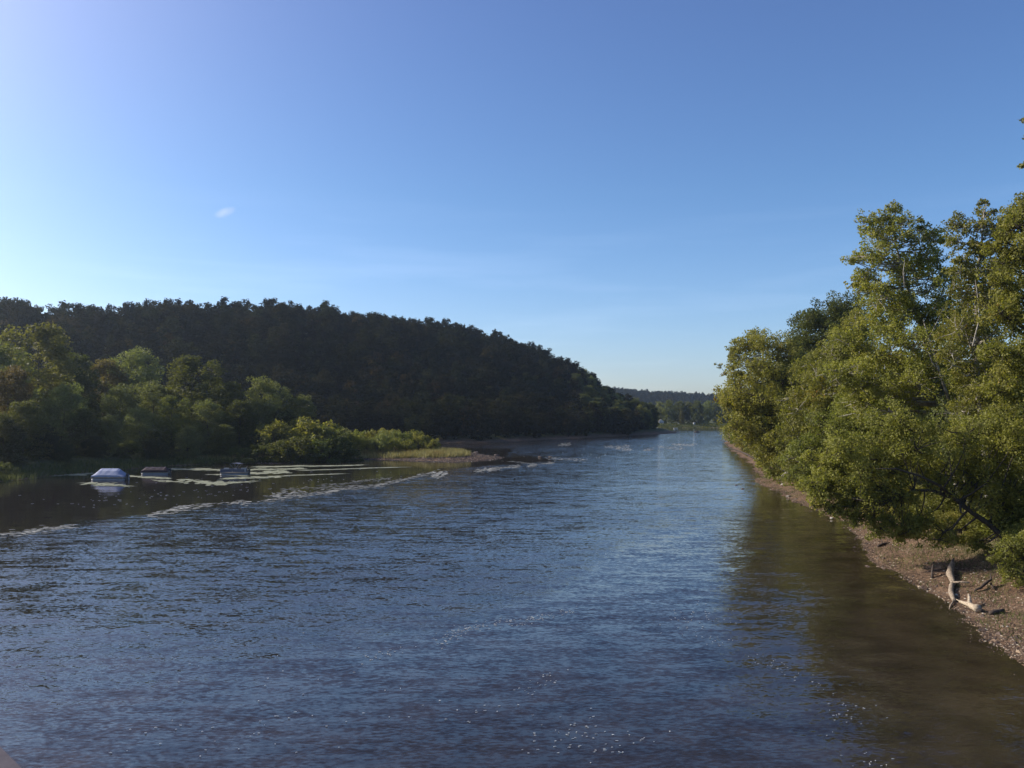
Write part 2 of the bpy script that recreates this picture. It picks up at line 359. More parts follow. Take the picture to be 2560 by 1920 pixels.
# ------------------------------------------------------------------ trees
def unit(n,g=rng):
    v=g.normal(size=(n,3)); return v/np.linalg.norm(v,axis=1,keepdims=True)
def leaves_for(lobes, ls, cov, g, sub=11, flat=.8, subr=(.32,.5), spread=(.35,.95)):
    """lobes: (x,y,z,r[,tint]). Leaf-sized rhombi in clumps on and in each lobe."""
    Vs=[];Ts=[];subs=[]
    for lb in lobes:
        c=np.array(lb[:3]); r=lb[3]; lt=lb[4] if len(lb)>4 else g.uniform(.25,.6)
        d=unit(sub,g); d[:,2]=d[:,2]*.9+.12
        sc=c+d*r*g.uniform(*spread,(sub,1))*np.array([1,1,flat])
        sr=r*g.uniform(subr[0],subr[1],sub)
        n_tot=int(cov*math.pi*r*r/(.3*ls*ls)); w=sr**2/np.sum(sr**2)
        for k in range(sub):
            subs.append((c,sc[k],sr[k]))
            n=max(4,int(n_tot*w[k])); o=unit(n,g)
            rad_=g.uniform(.25,1,(n,1))**.5*np.where(g.random((n,1))<.13,g.uniform(1.0,1.55,(n,1)),1.0)
            p=sc[k]+o*(sr[k]*rad_)*np.array([1,1,.88])
            nm=o*.7+np.array([0,0,.18])+g.normal(size=(n,3))*.7
            nm/=np.linalg.norm(nm,axis=1,keepdims=True)
            a=np.cross(nm,unit(n,g)); a/=np.linalg.norm(a,axis=1,keepdims=True)+1e-9; b=np.cross(nm,a)
            s=ls*g.uniform(.45,1.45,(n,1))
            q=np.stack([p-a*s*.5, p-b*s*.36+a*s*.05, p+a*s*.5, p+b*s*.36+a*s*.05],1)
            Vs.append(q); ct=lt+g.uniform(-.14,.14)
            Ts.append(np.clip(ct+g.normal(size=n)*.13,0,1))
    return np.concatenate(Vs),np.concatenate(Ts),subs

def limbs_for(mb, trunk, lobes, subs, g, r0, seg=6, twigs=True, up=1.0):
    tr=[np.array(p,float) for p in trunk]; m=len(tr)
    rad=[r0*(1-.82*(i/(m-1))) for i in range(m)]; rad[0]*=1.25
    mb.tube(tr,rad,10,wob=.06)
    dense=[];dr=[]
    for i in range(m-1):
        for k in range(6):
            f=k/6; dense.append(tr[i]*(1-f)+tr[i+1]*f); dr.append(rad[i]*(1-f)+rad[i+1]*f)
    dense=np.array(dense); dr=np.array(dr)
    for lb in lobes:
        c=np.array(lb[:3])
        dist=np.linalg.norm(dense-c,axis=1); pen=dist+np.maximum(0,dense[:,2]-c[2]+.2*dist)*up
        j=int(np.argmin(pen)); s=dense[j]; r=min(dr[j]*.5,.035+.012*dist[j]+.015*lb[3])
        mid=(s+c)/2+np.array([0,0,-.08*dist[j]])+g.normal(size=3)*.04*dist[j]
        pts=[s,(s+mid)/2+g.normal(size=3)*.02*dist[j],mid,(mid+c)/2+g.normal(size=3)*.03*dist[j]+np.array([0,0,.02*dist[j]]),c]
        mb.tube(pts,[r,r*.85,r*.7,r*.5,r*.28],seg,cap=False)
    if twigs:
        for c,s,sr in subs:
            mdl=(c+s)/2+g.normal(size=3)*.08*np.linalg.norm(s-c)
            k=.022*np.linalg.norm(s-c)+.012
            mb.tube([c,mdl,s],[k,k*.7,k*.35],4,cap=False)

def round_lobes(g,H,Rr,n,base=.22,lean=(0,0)):
    L=[]
    for i in range(n):
        u=(i+.5)/n; z=base*H+(H*.93-base*H)*u
        prof=math.sqrt(max(.05,1-abs((u-.42)/.62)**2.2)); a=i*2.4+g.uniform(-.5,.5)
        rr=Rr*prof*g.uniform(.35,.8)
        L.append((math.cos(a)*rr+lean[0]*u,math.sin(a)*rr+lean[1]*u,z,Rr*g.uniform(.34,.5)*(.6+.4*prof)))
    L.append((lean[0],lean[1],H*.9,Rr*.34)); return L
def proto(name,seed,H,Rr,n,ls,cov,leaf,bark='bark',base=.12,sub=9,lean=(0,0),twigs=False,tr=.28,flat=.8,subr=(.32,.5)):
    g=np.random.default_rng(seed); lobes=round_lobes(g,H,Rr,n,base,lean)
    V,T,subs=leaves_for(lobes,ls,cov,g,sub,flat,subr); mb=MB()
    trunk=[(lean[0]*t*t+g.normal()*.12*t,lean[1]*t*t+g.normal()*.12*t,-.4+t*H*.88) for t in np.linspace(0,1,7)]
    limbs_for(mb,trunk,lobes,subs,g,tr,5,twigs)
    return quads_mesh('crown',V,M[leaf],T), mb.mesh('trunk',M[bark],True)
def plant_tree(name,label,cat,pr,loc,rz=0,scale=1.0,group=None,zs=None):
    t=thing(name,label,cat,loc,rz,group); s=scale if hasattr(scale,'__len__') else (scale,scale,scale*(zs or 1))
    t.scale=s
    link('crown',pr[0],t); link('trunk',pr[1],t); return t

# --- far crowns used for the wooded hills (instanced by geometry nodes: nobody could count them)
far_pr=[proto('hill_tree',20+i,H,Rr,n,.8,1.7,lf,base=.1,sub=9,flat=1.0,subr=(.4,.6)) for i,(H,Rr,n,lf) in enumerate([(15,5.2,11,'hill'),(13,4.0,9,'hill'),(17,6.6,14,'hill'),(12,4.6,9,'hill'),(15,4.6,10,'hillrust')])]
def wood(name,label,cat,pts,protos,smin,smax,weights=None):
    c=bpy.data.collections.new(name+'_sources')
    for i,(cm,tm) in enumerate(protos):
        o=bpy.data.objects.new('wood_tree',cm); c.objects.link(o)
    me=bpy.data.meshes.new(name); me.from_pydata([tuple(p) for p in pts],[],[])
    sc=rng.uniform(smin,smax,len(pts)); a=me.attributes.new('size','FLOAT','POINT'); a.data.foreach_set('value',sc.astype(np.float32))
    w=np.array(weights if weights else [1]*len(protos),float); w/=w.sum()
    ids=rng.choice(len(protos),len(pts),p=w).astype(np.int32); a=me.attributes.new('pick','INT','POINT'); a.data.foreach_set('value',ids)
    rot=rng.uniform(0,6.28,len(pts)); a=me.attributes.new('turn','FLOAT','POINT'); a.data.foreach_set('value',rot.astype(np.float32))
    o=link(name,me); tag(o,label,cat,kind='stuff')
    ng=bpy.data.node_groups.new(name+'_nodes','GeometryNodeTree')
    ng.interface.new_socket('Geometry',in_out='INPUT',socket_type='NodeSocketGeometry'); ng.interface.new_socket('Geometry',in_out='OUTPUT',socket_type='NodeSocketGeometry')
    gi=ng.nodes.new('NodeGroupInput'); go=ng.nodes.new('NodeGroupOutput')
    ip=ng.nodes.new('GeometryNodeInstanceOnPoints'); ci=ng.nodes.new('GeometryNodeCollectionInfo'); ci.inputs['Collection'].default_value=c; ci.inputs['Separate Children'].default_value=True; ci.inputs['Reset Children'].default_value=True
    def na(nm,t):
        n=ng.nodes.new('GeometryNodeInputNamedAttribute'); n.data_type=t; n.inputs['Name'].default_value=nm; return n.outputs['Attribute']
    L=ng.links; L.new(gi.outputs[0],ip.inputs['Points']); L.new(ci.outputs[0],ip.inputs['Instance']); ip.inputs['Pick Instance'].default_value=True
    L.new(na('pick','INT'),ip.inputs['Instance Index']); L.new(na('size','FLOAT'),ip.inputs['Scale'])
    cx=ng.nodes.new('ShaderNodeCombineXYZ'); L.new(na('turn','FLOAT'),cx.inputs[2]); L.new(cx.outputs[0],ip.inputs['Rotation'])
    L.new(ip.outputs[0],go.inputs[0])
    md=o.modifiers.new('wood','NODES'); md.node_group=ng; return o
def scatter(x0,x1,y0,y1,sp):
    X,Y=np.meshgrid(np.arange(x0,x1,sp),np.arange(y0,y1,sp)); X=X.ravel()+rng.uniform(-.42,.42,X.size)*sp; Y=Y.ravel()+rng.uniform(-.42,.42,Y.size)*sp
    return X,Y
X,Y=scatter(-440,100,255,680,6.4); t=X/Y; d=sd(X,Y)
rd=np.interp(t,RIDGE_T,RIDGE_D)
k=(t>-.72)&(t<.15)&(d>5)&(Y<rd+24)&~((X>-112)&(Y<326))&(t<.2); X,Y=X[k],Y[k]
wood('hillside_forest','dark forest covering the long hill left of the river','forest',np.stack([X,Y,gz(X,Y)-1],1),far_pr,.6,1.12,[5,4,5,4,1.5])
X,Y=scatter(60,900,1450,1900,11); t=X/Y; k=(t>.06)&(t<.5); X,Y=X[k],Y[k]
wood('distant_forest','pale hazy wooded ridge beyond the far bank','forest',np.stack([X,Y,gz(X,Y)-1],1),far_pr,.8,1.15)

# --- single trees along the hill's skyline
ridge_x=list(range(-10,1530,30)); 
for i,px in enumerate(ridge_x):
    pxx=px+rng.uniform(-9,9); t_=(pxx-1280)/2125; D=float(np.interp(t_,RIDGE_T,RIDGE_D))+rng.uniform(-4,8); x=t_*D
    s=rng.uniform(.74,1.0)
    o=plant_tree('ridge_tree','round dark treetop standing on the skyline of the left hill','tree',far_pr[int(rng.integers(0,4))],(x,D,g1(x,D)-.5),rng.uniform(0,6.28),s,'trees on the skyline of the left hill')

# --- mid distance trees of the left shore
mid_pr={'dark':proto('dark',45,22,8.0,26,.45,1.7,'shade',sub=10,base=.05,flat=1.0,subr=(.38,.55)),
        'm0':proto('m0',40,24,7.5,26,.45,1.7,'sage',sub=10,base=.06,flat=1.0,subr=(.38,.55)),
        'm1':proto('m1',41,26,7.0,26,.45,1.7,'freshmid',sub=10,base=.06,flat=1.0,subr=(.38,.55)),
        'm2':proto('m2',42,22,8.0,26,.45,1.7,'deep',sub=10,base=.05,flat=1.0,subr=(.38,.55)),
        'm3':proto('m3',43,22,6.5,26,.45,1.7,'rust',sub=10,base=.08,flat=1.0,subr=(.38,.55)),
        'm4':proto('m4',44,20,6.5,24,.42,1.7,'olive',sub=10,base=.05,flat=1.0,subr=(.38,.55))}
PR_H={'dark':22,'m0':24,'m1':26,'m2':22,'m3':22,'m4':20}
def put(name,label,cat,key,px,ytop,D,wide=1.0,group=None,rz=None):
    x=(px-1280)/2125*D; z0=g1(x,D)-.4; top=(1035-ytop)/2125*D+H_CAM; s=(top-z0)/PR_H[key]
    return plant_tree(name,label,cat,mid_pr[key],(x,D,z0),rng.uniform(0,6.28) if rz is None else rz,(s*wide,s*wide,s),group)
GL='trees crowding the left shore'
put('riverside_tree','tall tree with olive crown at the photo\'s left edge, tallest on the left shore','tree','m1',95,800,218,1.25)
put('riverside_tree','broad sunlit tree cut by the left edge above the dark shore','tree','m0',-20,845,196,1.1)
put('riverside_tree','rusty orange-brown tree low at the far left edge of the shore','tree','m3',20,915,182,1.0)
put('riverside_tree','orange-topped round tree left of the pale green dome-shaped one','tree','m3',262,900,256,1.2)
put('riverside_tree','pale green dome-shaped tree rising behind the orange-topped one','tree','m0',338,872,262,1.1)
put('riverside_tree','brightest yellow-green tall tree in the middle of the left shore group','tree','m1',478,882,236,1.3)
put('riverside_tree','sunlit narrow tree right of the tallest yellow-green one','tree','m1',572,950,232,1.1)
put('riverside_tree','round dark tree behind the moored boats with a flat grey-green top','tree','m0',300,962,222,1.1)
put('riverside_tree','grey-green rounded tree second from the right end of the tall shore trees','tree','m0',665,945,240,1.15)
put('riverside_tree','small rounded tree ending the row of tall trees on the left shore','tree','m0',750,990,240,1.1)
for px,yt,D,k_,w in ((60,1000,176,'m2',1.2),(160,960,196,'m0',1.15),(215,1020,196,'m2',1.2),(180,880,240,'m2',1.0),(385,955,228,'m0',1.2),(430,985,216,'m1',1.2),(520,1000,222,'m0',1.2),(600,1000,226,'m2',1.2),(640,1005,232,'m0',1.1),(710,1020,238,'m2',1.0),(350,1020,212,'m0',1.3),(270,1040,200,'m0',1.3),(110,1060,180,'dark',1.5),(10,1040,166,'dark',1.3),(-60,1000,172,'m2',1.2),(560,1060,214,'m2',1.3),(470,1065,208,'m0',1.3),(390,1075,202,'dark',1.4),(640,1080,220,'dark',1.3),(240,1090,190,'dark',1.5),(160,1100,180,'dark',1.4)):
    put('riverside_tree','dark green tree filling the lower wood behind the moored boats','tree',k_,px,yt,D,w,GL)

# shrubs
def shrub_proto(seed,leaf,ls=.3,H=6,Rr=4,n=12,cov=1.4):
    g=np.random.default_rng(seed); L=[]
    for i in range(n):
        a=i*2.4; q=math.sqrt((i+.5)/n); L.append((math.cos(a)*Rr*q*.8,math.sin(a)*Rr*q*.8,H*(.34+.42*(1-q*q)*g.uniform(.7,1.1)),Rr*g.uniform(.28,.4)))
    for i in range(n//2):
        a=i*2.4+1; L.append((math.cos(a)*Rr*.7,math.sin(a)*Rr*.7,H*.14,Rr*.3))
    V,T,subs=leaves_for(L,ls,cov,g,9,.85); mb=MB()
    for k_ in range(5):
        a=k_*1.26; mb.tube([(math.cos(a)*.15,math.sin(a)*.15,-.3),(math.cos(a)*Rr*.25,math.sin(a)*Rr*.25,H*.3),(math.cos(a)*Rr*.45,math.sin(a)*Rr*.45,H*.62)],[.09,.06,.03],5)
    for c,s,sr in subs[::3]: mb.tube([(c[0]*.4,c[1]*.4,c[2]*.5),tuple(s)],[.03,.012],4,cap=False)
    return quads_mesh('foliage',V,M[leaf],T),mb.mesh('stem',M['bark'],True)
sh={'fresh':shrub_proto(60,'fresh'),'olive':shrub_proto(61,'olive'),'deep':shrub_proto(62,'deep'),'fine':shrub_proto(63,'fresh',.17,5,3.4,14,1.3),'sage':shrub_proto(64,'sage'),'fine_olive':shrub_proto(65,'olive',.17,5,3.4,14,1.3)}
SHH={'fresh':6*.86,'olive':6*.86,'deep':6*.86,'fine':5*.86,'sage':6*.86,'fine_olive':5*.86}
def shrub(label,key,px,ytop,D,wide=1.0,group=None,name='shrub',cat='shrub'):
    x=(px-1280)/2125*D; z0=g1(x,D)-.2; top=(1035-ytop)/2125*D+H_CAM; s=max(.15,(top-z0)/SHH[key])
    t=thing(name,label,cat,(x,D,z0),rng.uniform(0,6.28),group); t.scale=(s*wide,s*wide,s)
    link('foliage',sh[key][0],t); link('stem',sh[key][1],t); return t
# big rounded bushes between the tall trees and the spit
shrub('large rounded sunlit bush between the tall trees and the gravel spit','fresh',775,1045,226,1.15)
shrub('yellow-green bush on the left flank of the large rounded sunlit bush','olive',690,1056,222,.9)
shrub('dark bush at the right foot of the large rounded sunlit bush','deep',822,1068,222,1.1)
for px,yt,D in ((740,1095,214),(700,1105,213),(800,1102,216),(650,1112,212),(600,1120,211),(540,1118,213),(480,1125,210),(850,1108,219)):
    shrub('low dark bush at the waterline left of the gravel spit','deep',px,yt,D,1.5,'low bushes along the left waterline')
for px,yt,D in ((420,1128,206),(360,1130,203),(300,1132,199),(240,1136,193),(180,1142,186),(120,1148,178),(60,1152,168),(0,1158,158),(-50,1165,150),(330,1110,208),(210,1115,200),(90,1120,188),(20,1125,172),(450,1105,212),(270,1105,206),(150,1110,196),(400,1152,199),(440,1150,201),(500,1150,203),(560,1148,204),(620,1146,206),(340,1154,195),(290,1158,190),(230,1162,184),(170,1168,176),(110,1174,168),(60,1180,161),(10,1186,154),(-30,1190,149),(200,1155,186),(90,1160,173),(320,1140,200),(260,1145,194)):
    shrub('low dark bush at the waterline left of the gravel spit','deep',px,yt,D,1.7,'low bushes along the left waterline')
GS='shrubs growing along the spit'
for j,(px,yt,D,k_) in enumerate(((858,1074,246,'sage'),(885,1082,240,'fresh'),(905,1076,250,'fresh'),(935,1073,250,'fresh'),(962,1080,246,'sage'),(975,1072,256,'fresh'),(1000,1078,250,'fresh'),(1012,1084,244,'deep'),(1035,1076,256,'fresh'),(1052,1086,246,'fresh'),(1068,1092,242,'deep'),(1082,1097,240,'fresh'),(925,1094,238,'olive'),(985,1096,237,'olive'),(950,1088,236,'sage'),(1020,1100,236,'olive'))):
    shrub('bright green shrub in the thicket on the gravel spit',k_,px,yt,D,.85,GS)

# --- far bank trees
GF='trees lining the far bank'
for px,yt,k_ in ((1625,1006,'m2'),(1650,1004,'m0'),(1672,998,'m1'),(1700,1002,'m2'),(1722,1004,'m0'),(1745,1001,'m2'),(1768,1002,'m0'),(1790,1005,'m1'),(1812,1000,'m0'),(1838,1004,'m2'),(1860,1000,'m0'),(1885,1003,'m2')):
    D=772+rng.uniform(-6,14); put('far_bank_tree','rounded green tree lining the far bank below the hazy ridge','tree',k_,px,yt,D,rng.uniform(.9,1.15),GF)
put('far_bank_tree','slim pale green tree before the others at the middle of the far bank','tree','m1',1704,1022,756,.7)
# dark trees at the low end of the hill
GT='dark trees at the low end of the left hill'
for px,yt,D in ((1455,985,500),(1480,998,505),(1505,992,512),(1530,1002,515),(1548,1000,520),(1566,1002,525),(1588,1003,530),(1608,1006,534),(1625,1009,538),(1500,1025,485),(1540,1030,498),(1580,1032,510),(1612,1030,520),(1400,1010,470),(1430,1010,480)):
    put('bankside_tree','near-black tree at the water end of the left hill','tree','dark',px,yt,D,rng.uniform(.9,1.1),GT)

# --- the right bank, tree by tree. Lobes are given as (pixel x, pixel y, radius in pixels) at the tree's distance
def near_tree(name,label,seed,Yd,trunk_px,lobes_px,leaf,bark,ls=.2,cov=1.35,r0=.4,depth=1.0,copies=3,extra_limbs=(),sub=15,subr=(.22,.46),cat='tree',up=1.0,grow=1.1,back=0.0):
    g=np.random.default_rng(seed)
    b=at(trunk_px[0][0],1035,Yd); base=np.array([b[0],Yd,g1(b[0],Yd)-.3])
    trunk=[np.zeros(3)]+[at(p[0],p[1],Yd+(p[2] if len(p)>2 else 0))-base for p in trunk_px[1:]]
    # smooth the trunk line
    tp=[trunk[0]]
    for a,b_ in zip(trunk[:-1],trunk[1:]):
        L_=np.linalg.norm(b_-a); tp.append((a+b_)/2+g.normal(size=3)*.025*L_); tp.append(b_)
    L=[]
    for lp in lobes_px:
        px,py,rp=lp[:3]; rp=rp*grow
        for c in range(copies):
            dz=back+g.uniform(-1,1)*rp/2125*Yd*1.6*depth*(1 if c else .4)
            q=at(px+(g.normal()*rp*.35 if c else 0),py+(g.normal()*rp*.3+rp*.15 if c else 0),Yd+dz)-base
            r=rp/2125*Yd*(1.0 if c==0 else .85)
            tn=(lp[3] if len(lp)>3 else .42)+g.uniform(-.16,.16)
            L.append((q[0],q[1],q[2],r,tn))
    V,T,subs=leaves_for(L,ls,cov,g,sub,.95,subr,(.25,1.3))
    # leaves never go below the ground
    zz=V[:,:,2].min(1)+base[2]; k_=zz>gz(V[:,0,0]+base[0],V[:,0,1]+base[1])+.1; V,T=V[k_],T[k_]
    mb=MB(); limbs_for(mb,tp,L,subs,g,r0,6,True,up)
    for ex in extra_limbs:
        pts=[at(p[0],p[1],Yd+(p[2] if len(p)>2 else 0))-base for p in ex[0]]
        n_=len(pts); mb.tube(pts,[ex[1]*(1-.75*i/(n_-1)) for i in range(n_)],7,wob=.05)
    t=thing(name,label,cat,tuple(base))
    link('crown',quads_mesh('crown',V,M[leaf],T),t); link('trunk',mb.mesh('trunk',M[bark],True),t)
    return t

near_tree('riverside_tree','bushy tree leaning over the water at the left end of the right bank trees',101,150,
  [(2005,0),(1985,1080),(1950,980),(1925,900),(1905,850)],
  [(1850,872,26),(1835,900,20),(1880,858,32),(1928,868,40),(1900,925,48),(1855,985,40),(1862,1045,42),(1905,1000,55),(1960,950,55),(1985,870,36),(1868,1085,36),(1940,1060,55),(2000,1020,55),(1960,1110,45),(1900,1120,32),(1845,940,22),(1830,1010,22),(1990,1130,36),(1940,1140,26),(1975,1160,24),(2020,1175,26)],'olive','bark',.3,1.35,.4,
  extra_limbs=())
near_tree('riverside_tree','thin nearly bare sprigs reaching left over the river from the right bank',102,158,
  [(1975,0),(1905,1075),(1862,1000),(1818,940),(1800,915)],
  [(1797,915,9,.6),(1812,935,10,.6),(1830,925,10,.6),(1795,975,8,.6),(1812,992,9,.6),(1830,985,12,.6),(1790,1000,8,.8),(1830,950,12,.55),(1812,1010,14,.8),(1836,1030,18,.75)],'olive','bark',.3,.8,.16,sub=5,copies=2)
near_tree('riverside_tree','dark green dome-topped tree behind the left part of the right bank trees',103,180,
  [(2060,0),(2055,1050),(2050,900),(2050,800)],
  [(2022,800,34),(2060,792,36),(2095,775,34),(2010,850,36),(2080,835,46),(2040,895,55),(2100,890,50),(2000,930,45),(2120,800,40),(2130,780,34)],'deep','bark',.32,1.5,.4)
near_tree('riverside_tree','olive tree with a patch of orange leaves in the middle of the right bank',104,122,
  [(2120,0),(2100,1100),(2085,980),(2080,880)],
  [(2110,845,42),(2150,800,38),(2145,870,50),(2080,890,45),(2040,935,45),(2060,985,52,.62),(2110,960,60,.6),(2010,1000,45,.55),(2020,1060,50),(2090,1040,62),(2150,950,60),(1990,1100,40),(2050,1110,50),(2120,1110,50),(1975,1150,32)],'olive','pale_bark',.25,1.35,.35,
  extra_limbs=(([(2062,1075),(2058,1050),(2054,1030),(2052,1015)],.22),([(2100,1075),(2062,1062),(2020,1050)],.2)))
near_tree('sycamore_tree','tallest open-crowned tree with pale forked limbs rising over the right bank',105,90,
  [(2400,0),(2375,1050),(2352,965),(2330,900),(2303,820),(2275,740),(2250,650),(2235,560)],
  [(2240,518,18),(2215,545,22),(2165,555,22),(2180,590,28),(2250,560,30),(2290,590,30),(2220,600,36),(2195,640,36),(2150,640,22),(2125,648,12),(2150,690,24,.6),(2140,715,18,.65),(2190,700,40),(2250,660,46),(2300,655,36),(2340,640,26),(2355,600,18,.7),(2320,700,40),(2240,740,50),(2185,760,42),(2290,780,50),(2210,820,52),(2350,750,34),(2270,860,60),(2190,890,58),(2340,830,45),(2250,940,60),(2180,960,50),(2320,930,45),(2305,570,14,.2),(2300,550,9,.1),(2370,700,30),(2390,780,36),(2400,860,44),(2360,900,50),(2420,960,50),(2150,1000,50),(2250,1010,55),(2350,1000,55),(2330,590,22),(2100,930,45),(2120,860,34)],'olive','pale_bark',.2,1.15,.42,sub=11,
  extra_limbs=(([(2352,965),(2338,880),(2312,840),(2305,815)],.14),([(2330,900),(2360,800),(2372,740)],.16),([(2303,820),(2345,760),(2370,690)],.14),([(2372,1000,-5),(2352,940,-5),(2336,890,-5.2),(2318,835,-5.2),(2308,800,-5)],.15),([(2350,935,-5),(2330,905,-5.5),(2318,870,-5.5)],.08),([(2320,850,-5),(2345,800,-5),(2358,770,-5)],.07),([(2262,720,-4),(2258,680,-4),(2262,650,-4)],.07)))
near_tree('sycamore_tree','slender tree with a spire-like top near the right edge',106,76,
  [(2465,0),(2455,1050),(2440,900),(2442,790),(2440,700),(2455,600),(2460,530)],
  [(2461,505,13),(2466,530,20),(2455,560,22),(2475,580,20),(2388,560,24),(2410,570,22),(2380,600,20),(2420,610,24),(2400,650,24),(2455,625,32),(2490,610,26),(2485,530,10,.15),(2440,680,34),(2490,680,38),(2390,720,30),(2420,750,38),(2470,760,44),(2400,820,42),(2460,850,52),(2380,890,40),(2430,930,50),(2490,930,50),(2440,740,44),(2445,830,44),(2455,960,50),(2410,680,30),(2500,560,24),(2510,680,40),(2440,1010,44),(2470,1060,44),(2430,1085,38),(2410,1030,36)],'olive','pale_bark',.18,1.1,.32,sub=10,
  extra_limbs=(([(2440,900),(2425,850),(2440,800)],.14),([(2450,980),(2435,900),(2418,840),(2405,800)],.12),([(2432,865,-4),(2440,830,-4),(2448,800,-4),(2444,740,-4),(2438,700,-4)],.07)))
near_tree('riverside_tree','bright olive tree cut off by the right edge of the photo',107,60,
  [(2660,0),(2650,1000),(2620,800),(2600,600),(2600,420)],
  [(2550,535,32),(2522,560,22),(2500,590,18),(2568,515,26),(2530,590,26),(2575,560,50),(2510,660,34),(2550,640,40),(2530,720,46),(2570,780,60),(2520,800,42),(2510,880,44),(2560,900,60),(2562,300,9),(2560,412,9),(2640,440,46),(2640,340,40),(2600,560,60),(2640,650,70),(2560,1000,60),(2500,980,44),(2620,880,70),(2500,620,30),(2490,700,34),(2480,780,36)],'olive','bark',.17,1.2,.32,sub=11)
near_tree('riverside_tree','dense green tree filling the middle of the right bank above the beach',108,100,
  [(2260,0),(2240,1120),(2220,1040),(2210,960)],
  [(2150,1000,62),(2220,990,64),(2290,1000,60),(2100,1070,52),(2180,1080,62),(2060,1120,42),(2250,1080,60),(2000,1140,34),(2040,1160,34),(2330,1060,60),(2120,1140,45),(2350,970,52),(2400,1000,56),(2050,1195,30),(2090,1190,34),(2140,1200,36),(2190,1180,40),(2010,1180,26)],'fresh','bark',.22,1.45,.4)
near_tree('riverside_tree','silver-barked sapling tangle in the shade right of the dense green tree',109,84,
  [(2420,0),(2400,1120),(2395,1050),(2400,980)],
  [(2350,1080,48),(2420,1040,55),(2490,1060,60),(2440,1120,56),(2500,1150,60),(2380,1150,50),(2550,1080,70),(2560,1180,60),(2520,980,55)],'sage','pale_bark',.2,1.35,.22,
  extra_limbs=(([(2400,1030),(2412,1005),(2422,985),(2430,975)],.12),))
near_tree('maple_tree','light green tree leaning low over the beach on a dark slanting trunk',110,64,
  [(2650,0),(2560,1392,0),(2500,1335,1),(2440,1288,1),(2385,1245,1),(2330,1226,1),(2285,1225,1),(2250,1240,1)],
  [(2062,1150,36,.6),(2095,1190,40),(2048,1225,24,.65),(2042,1258,13,.75),(2110,1125,48),(2150,1180,42),(2195,1110,52),(2200,1175,42),(2255,1070,52),(2290,1125,56),(2148,1235,26,.6),(2162,1262,14,.85),(2110,1235,22),(2205,1240,30),(2255,1240,36),(2310,1300,40),(2350,1185,50),(2410,1110,60),(2280,1320,30),(2360,1330,32),(2420,1210,52),(2470,1150,60),(2185,1285,22),(2230,1310,24),(2440,1360,26),(2130,1265,18),(2045,1232,34),(2062,1262,24),(2100,1282,24),(2150,1300,24),(2200,1320,28),(2130,1240,40),(2040,1205,28),(2250,1335,26),(2500,1270,50),(2550,1230,56),(2540,1120,60),(2500,1300,40)],'fresh','bark',.155,1.25,.30,sub=12,up=.1,grow=1.2,back=2.2,depth=.8,
  extra_limbs=(([(2385,1245,1),(2350,1215,0),(2300,1190,-1),(2240,1172,-1),(2190,1172,-2)],.14),([(2385,1245,1),(2375,1215,1),(2378,1180,1),(2372,1130,1)],.10),([(2500,1335,1),(2470,1270,2),(2420,1230,3)],.09),([(2400,1255,1),(2402,1280,0),(2415,1290,0)],.12)))
near_tree('shrub','leafy light green bush at the right edge beside the driftwood',111,56,
  [(2600,0),(2585,1400),(2560,1360)],
  [(2535,1430,26),(2560,1450,26),(2510,1410,20),(2560,1395,40),(2530,1370,30),(2580,1350,40),(2490,1395,16),(2550,1475,14)],'fresh','bark',.14,1.3,.08,cat='shrub')
# farther trees of the right bank, and the understorey
GR='trees following the right bank upstream'
for x_,D,yt,k_ in ((68,205,905,'m4'),(76,240,930,'m2'),(84,275,955,'m4'),(92,315,962,'m0'),(103,360,975,'m4'),(116,405,985,'m2'),(128,460,990,'m4'),(143,520,996,'m0'),(160,590,1000,'m4'),(178,650,1003,'m2'),(196,710,1005,'m0')):
    put('bankside_tree','green tree farther upstream along the right bank','tree',k_,1280+x_/D*2125,yt,D,1.1,GR)
mid_wood=[mid_pr['m2'],mid_pr['m4'],mid_pr['m0']]
X,Y=scatter(44,150,64,700,8.5); d=sd(X,Y); k=(d>15)&(d<75)&(X/Y<.95); X,Y=X[k],Y[k]
wood('bank_woodland','deep green woodland filling the ground behind the right bank trees','woodland',np.stack([X,Y,gz(X,Y)-.5],1),mid_wood,.55,.78)
GU='undergrowth bushes at the back of the beach'
def wl(Y): # right waterline x at depth Y
    rb=np.array(right_bank); return float(np.interp(Y,rb[:,1],rb[:,0]))
for i,(D,off,h,k_) in enumerate(((58,10.5,2.2,'fine'),(63,9,2.4,'fine'),(68,9.5,3.2,'fine'),(74,8.5,3.0,'fine_olive'),(80,8.2,4,'fine'),(86,8,3.6,'fine'),(94,7,4.5,'fine_olive'),(102,6.5,4.5,'fine'),(110,6.2,5,'fine'),(119,6,5,'fine_olive'),(128,5.6,5.5,'fine'),(138,5.2,5.5,'fresh'),(150,5,6,'fresh'),(165,4.8,6,'olive'),(182,4.6,6.5,'fresh'),(202,4.8,7,'olive'),(228,5,7,'fresh'),(255,5,7.5,'olive'),(285,5.5,8,'fresh'),(320,6,8,'olive'),(360,6,9,'fresh'))):
    x=wl(D)+off-.6+(1.8 if D<70 else 0)+(1.8 if D>105 else 0); s=h/SHH[k_]
    t=thing('shrub','leafy green bush in the undergrowth behind the brown beach','shrub',(x,D,g1(x,D)-.2),rng.uniform(0,6.28),GU); t.scale=(s*1.15,s*1.15,s)
    link('foliage',sh[k_][0],t); link('stem',sh[k_][1],t)

